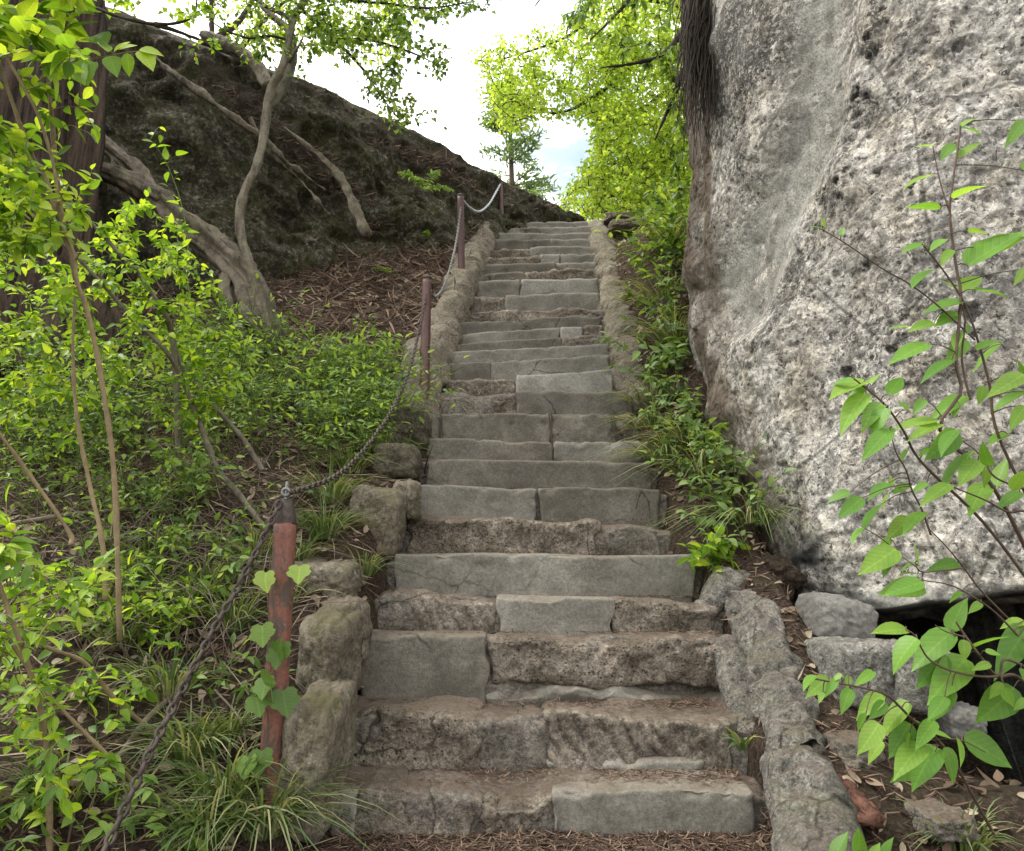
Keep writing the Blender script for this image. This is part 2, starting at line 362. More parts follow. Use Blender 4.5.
SL = [
 'lowest visible stone step, chiselled left half and grey concrete right half',
 'second visible step from the bottom, stone block with hatched chisel marks',
 'tall step with a dark square slab left of a rough brown stone',
 'low step with a smooth grey piece between two rough brown stones',
 'step made of one long clean grey concrete slab beside the mossy clump',
 'rough pitted stone step just above the long clean grey slab',
 'step with a wavy lip, smooth grey left and brownish cracked right half',
 'plain dark concrete step just below the cracked two slab step',
 'two slab concrete step split by a jagged crack right of its middle',
 'dark step whose riser is divided by three upright iron strips',
 'step with a big rounded slab right of a sunken crumbling stone',
 'step with a pale worn patch on its right, above the rounded slab',
 'step second above the rounded slab, dark left end and curving lip',
 'third step above the rounded slab, one even concrete riser',
 'fourth step above the rounded slab, dark with a rough right end',
 'step with a small pale square patch near its right end',
 'dark plain step one above the small pale square patch',
 'thin rubbly step two above the small pale square patch',
 'step with a jagged crack, three above the small pale square patch',
 'tall pale concrete step high on the stairs, level with the chain low point',
 'ninth step from the top, thin and half dark',
 'eighth step from the top, smooth dark riser left',
 'seventh step from the top, small pale patch in its middle',
 'sixth step from the top, rough left part',
 'fifth step from the top, darker left half',
 'fourth step from the top, thin grey and plain',
 'second step from the top of the stairway, thin and rough at left',
 'topmost stone step, against the sky between the two kerbs']
_lips = []
for s in STEPS:
    m = on_line((s[0]+s[2])/2, (s[1]+s[3])/2); Y = m[1]
    _lips.append((Y, P(s[0], s[1], Y), P(s[2], s[3], Y)))
LY = np.array([l[0] for l in _lips])
XL = np.array([l[1][0] for l in _lips]); XR = np.array([l[2][0] for l in _lips])
def edge_l(Y): return np.interp(Y, LY, XL)
def edge_r(Y): return np.interp(Y, LY, XR)

# ------------------------------------------------------------------ ground height
def ground_z(x, Y):
    x = np.asarray(x, float); Y = np.asarray(Y, float)
    L = line(Y); l, r = edge_l(Y), edge_r(Y)
    p = np.stack([x, Y, 0*x], -1)
    n1 = fbm(p*1.3, 4, 3)*.10+fbm(p*5., 3, 9)*.035
    slope = sat((Y-2.1)/.8)*sat((11.8-Y)/.8)
    dl = l-x; dr = x-r
    inside = smooth(np.minimum(-dl, -dr), -.10, .02)            # under the steps
    under = np.where(Y < 3.34, EYE-.945-.66*sat((2.85-Y)/.7)+n1*.3, L-.42*slope-.03)
    left = L+.24*smooth(dl, .0, .22)*(1-smooth(Y, 4.6, 5.8))+.11*np.minimum(np.maximum(dl, 0), 1.4)+.22*np.maximum(dl-2.8, 0)*slope+n1*sat(dl/.3)
    mound = .62*smooth(dr, .02, .85)*smooth(Y, 4.55, 5.4)*(1-smooth(Y, 9.3, 10.6))
    right = L-.02+mound+.10*smooth(dr, .1, .4)*(1-smooth(Y, 4.6, 5.2))*slope+n1*.8*sat(dr/.3)
    hollow = smooth(x, 1.5, 1.95)*(1-smooth(Y, 5.6, 6.2))
    right = right+(np.minimum(right, EYE-.74-.6*smooth(x, 1.95, 2.3)*smooth(Y, 3.35, 3.9)+n1)-right)*hollow
    far = .6*fbm(p*.12, 3, 5)*sat((np.hypot(x, Y-6)-9)/12)
    out = np.where(dl > 0, left, np.where(dr > 0, right, L))
    return out*(1-inside)+under*inside+far
def on_ground(px, py, y0=2.2, y1=14.):
    r = ray(px, py); Ys = np.linspace(y0, y1, 1500); x = r[0]/r[1]*Ys; z = EYE+r[2]/r[1]*Ys
    d = z-ground_z(x, Ys); k = np.where((d[:-1] > 0) & (d[1:] <= 0))[0]
    Y = Ys[k[0]] if len(k) else 8.
    q = P(px, py, Y); q[2] = ground_z(q[0], q[1]); return q

def axis(parts):
    out = [np.arange(a, b, s) for a, b, s in parts]; return np.concatenate(out+[[parts[-1][1]]])
gx = axis([(-400, -40, 40), (-40, -12, 3.), (-12, -5, .3), (-5, 3.2, .045), (3.2, 6, .2), (6, 12, 1.), (12, 40, 4.), (40, 400, 40.)])
gy = axis([(-300, -20, 35), (-20, 0, 2.), (0, 2., .2), (2., 9., .045), (9., 13., .09), (13., 20, .7), (20, 60, 5.), (60, 420, 40.)])
X, Yg = np.meshgrid(gx, gy); Z = ground_z(X, Yg)
V = np.stack([X, Yg, Z], -1).reshape(-1, 3); n, m_ = len(gy), len(gx)
i = np.arange(n-1)[:, None]*m_; j = np.arange(m_-1)[None]
tag(mesh_np('hillside', V, np.stack([i+j, i+j+1, i+m_+j+1, i+m_+j], -1).reshape(-1, 4), M['soil']), None, None, kind='structure')

# ------------------------------------------------------------------ rounded, worn block
def block_geo(x0, x1, y0, y1, zb, zl, zr, sp, r, kind, seed):
    nx, ny, nz = max(3, int((x1-x0)/sp)), max(3, int(min(y1-y0, .5)/sp/1.5)), max(3, int((max(zl, zr)-zb)/sp))
    key = {}; V = []; Fs = []
    def vid(a, b, c):
        k = (a, b, c)
        if k not in key: key[k] = len(V); V.append(k)
        return key[k]
    for a in range(nx):
        for c in range(nz):
            Fs.append((vid(a, 0, c), vid(a+1, 0, c), vid(a+1, 0, c+1), vid(a, 0, c+1)))
            Fs.append((vid(a+1, ny, c), vid(a, ny, c), vid(a, ny, c+1), vid(a+1, ny, c+1)))
    for a in range(nx):
        for b in range(ny):
            Fs.append((vid(a, b, nz), vid(a+1, b, nz), vid(a+1, b+1, nz), vid(a, b+1, nz)))
            Fs.append((vid(a, b+1, 0), vid(a+1, b+1, 0), vid(a+1, b, 0), vid(a, b, 0)))
    for b in range(ny):
        for c in range(nz):
            Fs.append((vid(0, b+1, c), vid(0, b, c), vid(0, b, c+1), vid(0, b+1, c+1)))
            Fs.append((vid(nx, b, c), vid(nx, b+1, c), vid(nx, b+1, c+1), vid(nx, b, c+1)))
    K = np.array(V, float)/np.array([nx, ny, nz])
    # crowd the rows toward the front edge
    K[:, 1] = K[:, 1]**1.3
    h = np.array([(x1-x0)/2, (y1-y0)/2, .5*(max(zl, zr)-zb)]); q = (K*2-1)*h
    w = q+np.array([(x0+x1)/2, (y0+y1)/2, zb+h[2]])
    R = r*(.55+1.1*sat(.5+.9*fbm(w*7+seed, 3, seed)))
    R = np.minimum(R, h.min()*.9)[:, None]
    inner = np.clip(q, -(h-R), h-R); d = q-inner; L = np.linalg.norm(d, axis=1)[:, None]
    nrm = np.where(L > 1e-9, d/np.maximum(L, 1e-9), 0); q2 = np.where(L > 1e-9, inner+nrm*R, q)
    w2 = q2+np.array([(x0+x1)/2, (y0+y1)/2, zb+h[2]])
    sf = (np.abs(K[:, 0]-.5)*2)**4; w2[:, 0] += np.sign(K[:, 0]-.5)*sf*(r*.9+.006)*(vn(np.stack([w2[:, 2]*9, w2[:, 1]*3, 0*w2[:, 0]+seed], -1), 15)-.15)
    w2[:, 2] += (1-K[:, 2])**3*r*1.2*vn(np.stack([w2[:, 0]*6, w2[:, 1]*0, 0*w2[:, 0]+seed*1.7], -1), 16)
    # wander of the whole outline
    wob = .5*r if kind.startswith('conc') else .95*r
    w2[:, 2] += wob*vn(np.stack([w2[:, 0]*3.5, w2[:, 1]*2, 0*w2[:, 0]+seed], -1), 5)*K[:, 2]
    w2[:, 1] += wob*1.2*vn(np.stack([w2[:, 0]*3, w2[:, 2]*4, 0*w2[:, 0]+seed], -1), 6)
    if kind in ('rough', 'mortar', 'crumb'):
        f, _ = worley(w2*9+seed, 2)
        a = {'rough': .03, 'mortar': .024, 'crumb': .055}[kind]
        amp = a*(fbm(w2*9+seed, 5, seed, .6)*1.2+.5*(f-.5))
    elif kind == 'chisel':
        x, z = w2[:, 0], w2[:, 2]; ph = (x*.93+z*.42)*62+2.2*vn(w2*6+seed, 4)
        msk = sat(.9+1.1*vn(w2*3.1+seed*2, 8))
        amp = .024*np.abs(np.sin(ph*.62))**.6*msk-.02*msk+.022*fbm(w2*9+seed, 5, seed, .6)
    else:
        e_ = 1-sat(np.minimum(np.minimum(K[:, 0], 1-K[:, 0])*(x1-x0), (1-K[:, 2])*(max(zl, zr)-zb))/.06)
        amp = .006*fbm(w2*7+seed, 5, seed, .6)-.02*sat(vn(w2*14+seed, 7)*1.5-.85)-.03*e_*sat(fbm(w2*11+seed, 3, seed)*2.2-.35)
    ed = np.exp(-((1-K[:, 2])*(max(zl, zr)-zb)/.045)**2)*np.exp(-(K[:, 1]*(y1-y0)/.07)**2)
    w2[:, 2] -= ed*(.010+.045*sat(fbm(np.stack([w2[:, 0]*5, 0*w2[:, 0], 0*w2[:, 0]+seed*3.3], -1), 3, 19)*1.8-.15))*(.6 if kind.startswith('conc') else 1.)
    front = sat(-nrm[:, 1])+.5*sat(nrm[:, 2])+.3*np.abs(nrm[:, 0])
    w2 = w2+nrm*(amp*np.minimum(1, front))[:, None]
    # tilt of the lip
    t = (w2[:, 0]-x0)/(x1-x0); zt = zl+(zr-zl)*t
    w2[:, 2] = zb+(w2[:, 2]-zb)*((zt-zb)/(max(zl, zr)-zb))
    w2[:, 2] += .014*vn(np.stack([w2[:, 0]*1.6, y0*3+0*t, 0*t], -1), 27)*K[:, 2]
    return w2, np.array(Fs)
PARTNAME = {'concrete': 'concrete_slab', 'concrete_dark': 'concrete_slab', 'concrete_pale': 'concrete_patch', 'rough': 'rough_stone', 'chisel': 'chiselled_stone', 'mortar': 'mortar_fill', 'crumb': 'crumbling_stone'}
PARTLAB = {'concrete_dark': None, 'concrete_pale': 'pale worn concrete patch', 'crumb': 'crumbling broken stone'}
treads = []
for k, s in enumerate(STEPS):
    Y, a, b = _lips[k]
    zl, zr = a[2], b[2]; x0, x1 = a[0], b[0]
    Yn = _lips[k+1][0] if k+1 < len(STEPS) else Y+.7
    zprev = min(_lips[k-1][1][2], _lips[k-1][2][2]) if k else zl-.3
    zb = zprev-.07; sp = .013 if k < 5 else .017 if k < 10 else .026 if k < 18 else .035
    st = thing('stone_step', ((x0+x1)/2, Y, zb), SL[k], 'step', 'steps of the stone stairway')
    V, Fq = block_geo(x0-.07, x1+.09, Y+.028, Yn+.14, zb-.05, zl-.012, zr-.012, sp*1.4, .03, 'mortar', k*3+1)
    mesh_np('mortar_bed', V, Fq, M['mortar'], st)
    for q, (kind, p0, p1, dz, proud, _l) in enumerate(s[4]):
        f0, f1 = (p0-s[0])/(s[2]-s[0]), (p1-s[0])/(s[2]-s[0]); g = .003 if k < 9 else .002
        bx0, bx1 = x0+(x1-x0)*f0+g, x0+(x1-x0)*f1-g
        bz0, bz1 = zl+(zr-zl)*f0+dz, zl+(zr-zl)*f1+dz
        if kind.startswith('concrete'): r = .014
        elif kind == 'crumb': r = .05
        else: r = .032
        if k > 9: r *= .7
        bb = zb
        if k == 2 and kind == 'rough': bb = zb+.07+.07
        if k == 1 and kind == 'rough': bb = zb+.05
        V, Fq = block_geo(bx0, bx1, Y-proud, Yn+.10, bb, bz0, bz1, sp, r, kind, k*7+q*3)
        o = mesh_np(PARTNAME[kind], V, Fq, M['rough' if kind == 'crumb' else kind], st)
        if PARTLAB.get(kind): o['label'] = PARTLAB[kind]
    if k == 2:      # the ledge of mortar under the rough stone
        V, Fq = block_geo(x0+(x1-x0)*.36, x1+.02, Y-.035, Y+.2, zb-.02, zb+.13, zb+.15, sp, .05, 'mortar', 55)
        mesh_np('mortar_ledge', V, Fq, M['concrete'], st)
    if k == 1:      # concrete repair at the foot of the hatched stone
        V, Fq = block_geo(x0+(x1-x0)*.52, x1-.16, Y-.022, Y+.2, zb-.02, zb+.15, zb+.13, sp, .03, 'concrete', 56)
        mesh_np('concrete_patch', V, Fq, M['concrete'], st)
    if k == 9:      # upright iron strips in the riser
        for pxs in (441, 551, 615):
            c = x0+(x1-x0)*(pxs-s[0])/(s[2]-s[0]); lean = .02 if pxs != 615 else .055
            gg = Geo(); gg.tube([(c-lean/2 if pxs == 615 else c, Y-.022, zl-.01), (c+lean/2 if pxs == 615 else c, Y-.022, zb+.05)], .0085, n=6, seg=6)
            gg.build('iron_strip', M['iron'], st)
    treads.append((Y, Yn, x0, x1, (zl+zr)/2))
    print('step', k, round(Y, 2), 'rise', round(zl-zprev, 3), 'run', round(Yn-Y, 3), 'w', round(x1-x0, 2))
# ------------------------------------------------------------------ cliff on the right
def cliff_mat():
    m, nt, bs, out = new_mat('pitted_pale_tuff'); T = NT(nt); c = T.coord()
    a = T.noise(16., 8, .75, c, .6); b = T.noise(60., 5, .7, c); big = T.noise(1.1, 5, .6, T.coord((1, 1, .6)))
    f = T.math('ADD', T.math('MULTIPLY', a, .65), T.math('MULTIPLY', b, .35))
    f = T.math('ADD', f, T.math('MULTIPLY', T.math('SUBTRACT', big, .5), .25))
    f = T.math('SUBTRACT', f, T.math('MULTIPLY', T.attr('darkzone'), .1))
    rough = T.ramp(f, [(.4, (.075, .072, .066)), (.43, (.25, .241, .22)), (.5, (.39, .378, .345)), (.58, (.54, .525, .485))])
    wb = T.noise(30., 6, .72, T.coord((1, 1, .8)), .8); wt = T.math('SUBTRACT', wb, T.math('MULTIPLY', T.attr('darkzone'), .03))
    rough = T.mix(T.ramp(wt, [(.515, 0.), (.56, .85)]), rough, (.68, .65, .595))
    rough = T.mix(T.ramp(T.noise(24., 7, .75, c, 1.), [(.405, .9), (.44, 0.)]), rough, (.04, .038, .037))
    rough = T.mix(T.ramp(T.noise(9., 8, .78, c, .8), [(.44, .62), (.53, 0.)]), rough, (.1, .097, .093))
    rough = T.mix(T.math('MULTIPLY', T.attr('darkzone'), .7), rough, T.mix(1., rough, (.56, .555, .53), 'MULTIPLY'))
    warm = T.ramp(T.noise(4., 5, .7, c), [(.47, 0.), (.64, .5)])
    rough = T.mix(warm, rough, T.mix(1., rough, (1.06, .99, .85), 'MULTIPLY'))
    stn = T.ramp(T.noise(2.6, 6, .65, T.coord((1.5, 1.5, .35))), [(.5, 0.), (.63, .6)]); rough = T.mix(stn, rough, T.mix(1., rough, (.5, .47, .43), 'MULTIPLY'))
    crk = T.vor(1.3, T.mix(.12, T.coord((1, 1, .7)), T.n('ShaderNodeTexNoise').outputs['Color']), 'DISTANCE_TO_EDGE'); rough = T.mix(T.ramp(crk, [(.004, .6), (.014, 0.)]), rough, (.05, .046, .042))
    pv = T.vor(17., T.coord()); pit = T.ramp(pv, [(.1, .85), (.26, 0.)])
    pm = T.ramp(T.noise(5., 4, .6, c), [(.45, 0.), (.6, 1.)])
    rough = T.mix(T.math('MULTIPLY', pit, pm), rough, (.03, .029, .03))
    rough = T.mix(T.attr('pit'), rough, (.028, .027, .028))
    flat = T.ramp(T.noise(7., 7, .7, T.coord((1, 1, .4))), [(.35, (.15, .147, .13)), (.65, (.29, .285, .255))])
    flat = T.mix(1., flat, T.ramp(T.noise(75., 5, .8, c), [(.38, .55), (.5, 1.), (.62, 1.5)]), 'MULTIPLY')
    flat = T.mix(T.ramp(T.noise(26., 4, .7, c), [(.58, 0.), (.68, .6)]), flat, (.07, .068, .065))
    col = T.mix(T.attr('smoothzone'), rough, flat)
    brown = T.ramp(T.noise(30., 6, .75, T.coord((1, 1, .25))), [(.35, (.045, .036, .027)), (.65, (.15, .12, .09))])
    col = T.mix(T.attr('brown'), col, brown)
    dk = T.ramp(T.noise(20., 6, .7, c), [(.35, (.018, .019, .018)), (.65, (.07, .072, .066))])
    col = T.mix(T.attr('soot_shade'), col, dk)
    T.l(col, bs.inputs['Base Color']); bs.inputs['Roughness'].default_value = .95; bs.inputs['Specular IOR Level'].default_value = .2
    h = T.math('ADD', T.math('MULTIPLY', a, 1.), T.math('MULTIPLY', b, .5)); h = T.math('SUBTRACT', h, T.math('MULTIPLY', T.math('MULTIPLY', pit, pm), .6))
    st = T.math('MULTIPLY_ADD', T.attr('smoothzone'), -.45, 1.)
    bp = T.n('ShaderNodeBump'); bp.inputs['Distance'].default_value = .02; T.l(st, bp.inputs['Strength']); T.l(h, bp.inputs['Height'])
    T.l(bp.outputs[0], bs.inputs['Normal']); return m
M['cliff'] = cliff_mat()
def in_poly(p, poly, feather=12.):
    """signed soft mask of points p (N,2) in polygon, feathered by pixels"""
    poly = np.asarray(poly, float); x, y = p[:, 0], p[:, 1]; ins = np.zeros(len(p), bool); dm = np.full(len(p), 1e9)
    for k in range(len(poly)):
        a, b = poly[k], poly[(k+1) % len(poly)]
        c = ((a[1] > y) != (b[1] > y)); xx = a[0]+(y-a[1])/(b[1]-a[1]+1e-9)*(b[0]-a[0]); ins ^= c & (x < xx)
        ab = b-a; t = np.clip(((x-a[0])*ab[0]+(y-a[1])*ab[1])/(ab@ab+1e-9), 0, 1)
        dm = np.minimum(dm, np.hypot(x-a[0]-t*ab[0], y-a[1]-t*ab[1]))
    return sat(.5+np.where(ins, dm, -dm)/feather/2)
plan = np.array([(5.5, 11.5), (3.6, 9.6), (2.35, 7.6), (1.86, 6.5), (1.80, 5.85), (1.93, 4.95), (2.35, 4.4), (2.95, 4.0), (4.1, 3.3), (5.6, 2.3), (8., 1.2)])
seg = np.concatenate([[0], np.cumsum(np.hypot(*np.diff(plan, axis=0).T))])
fine_a, fine_b = seg[2], seg[8]
us = np.concatenate([np.arange(0, fine_a, .08), np.arange(fine_a, fine_b, .0125), np.arange(fine_b, seg[-1], .1)])
pc = spline(plan, 600); sc_ = np.concatenate([[0], np.cumsum(np.hypot(*np.diff(pc, axis=0).T))]); us = us*sc_[-1]/seg[-1]
px_ = np.interp(us, sc_, pc[:, 0]); py_ = np.interp(us, sc_, pc[:, 1])
tx, ty = np.gradient(px_, us), np.gradient(py_, us); L = np.hypot(tx, ty); nx_, ny_ = ty/L, -tx/L     # outward: to the stairs
s_ = -np.sign(nx_[len(us)//2]); nx_ *= s_; ny_ *= s_
for _ in range(3):
    nx_ = np.convolve(np.pad(nx_, 12, 'edge'), np.ones(25)/25, 'valid'); ny_ = np.convolve(np.pad(ny_, 12, 'edge'), np.ones(25)/25, 'valid')
zb = EYE+np.interp(px_, [1.8, 1.95, 2.2, 3.0, 8], [-.25, -.22, -.05, .02, .1])+.05*vn(np.stack([us*3, us*0, us*0], -1), 3)
vs = np.concatenate([np.arange(0, 4.2, .0125), np.arange(4.2, 8.2, .1)])
curl = [(-.0, -1.9, 1.9), (-.0, -1.2, 1.75), (0, -.3, 1.5), (0, .05, 1.3), (0, .12, 1.), (0, .1, .7), (0, .04, .45), (0, .02, .28), (0, -.055, .2), (0, -.07, .16), (0, -.04, .12), (0, -.03, .05), (0, -.02, .015)]   # under the overhang: (.,dz,inward)
rows = []
for _, dz, inw in curl: rows.append(np.stack([px_-nx_*inw, py_-ny_*inw, zb+dz], -1))
for v in vs:
    z = zb+v; topin = 1.6*smooth(z, 8.2, 10.2)+.05*np.maximum(z-7., 0)
    rows.append(np.stack([px_-nx_*topin, py_-ny_*topin, z], -1))
W = np.array(rows); nr, nc = W.shape[:2]
Nn = np.broadcast_to(np.stack([nx_, ny_, 0*nx_], -1), W.shape).reshape(-1, 3); W = W.reshape(-1, 3)
nu_ = len(curl); isface = np.repeat(np.arange(nr) >= nu_, nc)
q = proj(W)
# the shape of the face: diagonal crease, raised right shield, hollow channel, swelling foot on the left
crease = in_poly(q, [(905, -80), (868, 0), (845, 120), (800, 210), (752, 345), (735, 420), (800, 620), (1500, 660), (1500, -80)], 9)
channel = in_poly(q, [(805, -80), (800, 30), (785, 130), (752, 220), (722, 290), (742, 330), (775, 330), (820, 235), (843, 130), (840, 30), (860, -80)], 14)
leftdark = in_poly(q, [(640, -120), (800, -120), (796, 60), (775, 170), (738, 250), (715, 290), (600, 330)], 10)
foot = smooth(-W[:, 2], -(EYE+3.95), -(EYE+2.7))*np.exp(-((W[:, 1]-6.1)/.75)**2)*(W[:, 0] < 2.3)
d = .13*crease-.10*channel+.05*leftdark+.2*foot
d += .22*fbm(W*np.array([.8, .8, .6]), 3, 11)+.07*fbm(W*2.6, 3, 13)
fineamp = 1-.8*channel*(1-crease)
f1, id1 = worley(W*np.array([11., 11, 9])+.35*vn(W*7, 3)[:, None], 4); f2, id2 = worley(W*27., 6)
d += fineamp*(.016*fbm(W*16, 4, 21, .6)-.008*sat(1-f2*2.2)*(id2 > .6))
msk = sat(.5+1.5*vn(W*1.6, 31))
hf = fbm(W*np.array([8.5, 8.5, 7.5])+.6*vn(W*5, 71)[:, None], 5, 51, .55); hole = smooth(hf, .42, .56)*sat(msk)*fineamp; d -= .035*hole
d -= .014*smooth(fbm(W*20., 4, 61), .14, .34)*fineamp
d += .06*sat(fbm(W*np.array([1.5, 1.5, 9.]), 3, 41)-.1)*np.exp(-((q[:, 1]-600)/40)**2)*(q[:, 0] > 840)
lip = in_poly(q, [(840, 612), (1300, 560), (1300, 640), (830, 660)], 8)
W2 = W+Nn*(d*np.where(isface, 1, .5))[:, None]
q = proj(W2)
att = {}
att['smoothzone'] = sat(channel*(1-crease)+.75*in_poly(q, [(848, 590), (1300, 580), (1300, 700), (840, 640)], 9))*sat(.6+1.2*(vn(W*9, 2)+.4))
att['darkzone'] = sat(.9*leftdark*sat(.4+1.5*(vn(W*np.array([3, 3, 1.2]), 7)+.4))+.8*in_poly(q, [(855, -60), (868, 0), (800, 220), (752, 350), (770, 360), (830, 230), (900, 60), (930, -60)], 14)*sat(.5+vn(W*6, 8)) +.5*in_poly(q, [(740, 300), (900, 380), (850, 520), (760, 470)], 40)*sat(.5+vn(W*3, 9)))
att['brown'] = sat(in_poly(q, [(560, 120), (712, 150), (716, 240), (722, 300), (728, 380), (772, 470), (800, 560), (790, 640), (560, 640)], 7)+.9*in_poly(q, [(640, -100), (706, -100), (712, 80), (706, 200), (640, 200)], 5))*sat(.9+.8*vn(W*np.array([9, 9, 3.]), 12))
att['pit'] = sat(hole*.8)
att['soot_shade'] = sat(np.where(isface, 0, 1)+in_poly(q, [(780, 560), (815, 535), (835, 590), (870, 604), (1010, 612), (1300, 600), (1300, 760), (760, 760)], 10)*1.1)*sat(.7+1.5*(vn(W*12, 17)+.35))  # sooty lower edge, plus shade of the overhang painted onto its underside
i = np.arange(nr-1)[:, None]*nc; j = np.arange(nc-1)[None]
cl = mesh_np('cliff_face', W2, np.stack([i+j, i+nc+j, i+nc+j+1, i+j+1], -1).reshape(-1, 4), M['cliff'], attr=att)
tag(cl, 'tall pale pitted cliff overhanging a dark hollow beside the stairs', 'cliff')

# ------------------------------------------------------------------ dark outcrop on the left
def outcrop_mat():
    m, nt, bs, out = new_mat('dark_mossy_rock'); T = NT(nt); c = T.coord()
    a = T.noise(5., 9, .75, c, .4); b = T.noise(40., 5, .7, c)
    f = T.math('ADD', T.math('MULTIPLY', a, .45), T.math('MULTIPLY', T.noise(22., 7, .75, c), .55))
    col = T.ramp(f, [(.36, (.01, .009, .006)), (.48, (.036, .032, .021)), (.54, (.085, .077, .054)), (.61, (.24, .22, .17))])
    mo = T.ramp(T.noise(3.5, 6, .7, c), [(.47, 0.), (.62, .75)])
    col = T.mix(mo, col, T.ramp(b, [(.35, (.016, .017, .006)), (.7, (.075, .078, .026))]))
    soil = T.ramp(b, [(.35, (.016, .013, .009)), (.7, (.085, .068, .05))])
    col = T.mix(T.math('MULTIPLY', T.attr('soil'), .75), col, soil)
    T.l(col, bs.inputs['Base Color']); bs.inputs['Roughness'].default_value = .95; bs.inputs['Specular IOR Level'].default_value = .2
    T.l(T.bump(T.math('ADD', a, T.math('MULTIPLY', b, .4)), .9, .06), bs.inputs['Normal']); return m
M['outcrop'] = outcrop_mat()
RIDGE = [(572, 221, 12.2), (545, 203, 11.7), (520, 190, 11.3), (470, 157, 10.7), (420, 128, 10.2), (360, 97, 9.7), (300, 70, 9.2), (220, 35, 8.7), (130, 0, 8.3), (40, -35, 8.), (-150, -110, 7.7), (-500, -200, 7.5)]
rt = np.array([P(*r) for r in RIDGE]); NU = 800; rt = spline(rt, NU)
T2 = np.gradient(rt[:, :2], axis=0); T2 /= np.linalg.norm(T2, axis=1)[:, None]
for k in range(2): T2[:, k] = np.convolve(np.pad(T2[:, k], 20, 'edge'), np.ones(41)/41, 'valid')
front = np.stack([T2[:, 1], -T2[:, 0]], -1); front *= np.where(front[:, 1:] > 0, -1, 1); front /= np.linalg.norm(front, axis=1)[:, None]
base = rt[:, :2]+front*.75; gz = ground_z(base[:, 0], base[:, 1])-.35
H = np.maximum(rt[:, 2]-gz, .25)
prof = [(0, 0.)]; sec = []
for v in np.linspace(0, 1, 200):                 # face, shoulder, back
    if v < .62: t = v/.62; off = .75-.45*t-.12*math.sin(t*math.pi); z = .88*t
    else:
        t = (v-.62)/.38; off = .30-2.9*t**1.4; z = .88+.12*math.sin(min(1, t*2.2)*math.pi/2)-.16*max(0, t-.45)**1.2
    sec.append((off, z))
Wo = np.array([np.concatenate([rt[:, :2]+front*o, (gz+H*z)[:, None]], 1) for o, z in sec])
nr, nc = Wo.shape[:2]; Wf = Wo.reshape(-1, 3)
zz = np.repeat([z for _, z in sec], nc); amp = np.minimum(1, np.tile(H, nr)/1.2)
Nf = np.concatenate([np.tile(front, (nr, 1)), np.full((len(Wf), 1), .25)], 1)
f1, _ = worley(Wf*np.array([1.2, 1.2, 1.6]), 5)
strat = vn(np.stack([(Wf[:, 0]*.55+Wf[:, 2])*2.2, Wf[:, 0]*.4, Wf[:, 1]*.4], -1), 9)
dd = amp*(.30*fbm(Wf*.8, 4, 15)+.12*fbm(Wf*3, 4, 16)+.14*(f1-.5)+.08*strat+.035*fbm(Wf*9, 5, 18, .6)-.10*smooth(fbm(Wf*np.array([2.2, 2.2, 3.5]), 4, 28), .15, .4))
ridge_damp = 1-.88*np.exp(-((zz-1)/.1)**2)
Wf2 = Wf+Nf*(dd*ridge_damp)[:, None]
q = proj(Wf2)
so = sat(in_poly(q, [(120, -40), (170, 70), (230, 110), (290, 165), (340, 210), (370, 240), (395, 225), (330, 150), (420, 170), (470, 190), (545, 215), (560, 205), (440, 130), (300, 60), (160, -60)], 12))*sat(.55+1.3*vn(Wf*np.array([2, 2, 6.]), 22))
i = np.arange(nr-1)[:, None]*nc; j = np.arange(nc-1)[None]
oc = mesh_np('rock_outcrop', Wf2, np.stack([i+j, i+nc+j, i+nc+j+1, i+j+1], -1).reshape(-1, 4), M['outcrop'], attr={'soil': so})
tag(oc, 'huge dark mossy rock outcrop sloping down to the top of the stairs', 'rock')

# ------------------------------------------------------------------ stones
def rock(name, c, size, mat, label, cat, rotz=0., tilt=(0, 0), box=.5, amp=.12, freq=2.2, seed=0, sub=5, group=None):
    import bmesh
    bm = bmesh.new(); bmesh.ops.create_icosphere(bm, subdivisions=sub, radius=1.)
    V = np.array([v.co for v in bm.verts]); Fc = np.array([[v.index for v in f.verts] for f in bm.faces]); bm.free()
    p = 2+box*6; nn = (np.abs(V)**p).sum(1)**(1/p); V0 = V.copy(); V = V/nn[:, None]
    size = np.asarray(size, float); W = V*size
    a = size.mean()
    f, _ = worley(V0*1.3+seed*2.7, 3)
    W = W+V0*(a*amp*(fbm(V0*freq+seed*5.1, 4, seed)*1.4+1.1*(f-.5))+a*.09*fbm(V0*7+seed, 5, seed, .6)+.006*fbm(W*40, 3, 3))[:, None]
    R = np.array(Matrix.Rotation(rotz, 3, 'Z') @ Matrix.Rotation(tilt[0], 3, 'X') @ Matrix.Rotation(tilt[1], 3, 'Y'))
    W = W@R.T
    o = mesh_np(name, W, Fc, mat); o.location = tuple(float(v) for v in c); return tag(o, label, cat, group)
def rock_px(name, x0, y0, x1, y1, Y, mat, label, cat, depth=None, group=None, **k):
    """a stone that fills the measured box, at distance Y"""
    a, b = P((x0+x1)/2, (y0+y1)/2, Y), 0
    d = Y*CP+(a[2]-EYE)*SP_; sx, sz = (x1-x0)/2*d/F, (y1-y0)/2*d/F
    return rock(name, (a[0], Y, a[2]), (sx, depth or (sx+sz)/2, sz), mat, label, cat, group=group, **k)
rock_px('kerb_boulder', 292, 692, 344, 815, 3.3, M['boulder'], 'upright rounded boulder behind the flaking red post', 'boulder', depth=.3, box=.55, amp=.10, seed=3, tilt=(.15, .1))
rock_px('kerb_boulder', 309, 606, 359, 706, 3.75, M['boulder'], 'tall mossy boulder left of the dark square slab', 'boulder', depth=.32, box=.6, amp=.10, seed=5, tilt=(.2, .12))
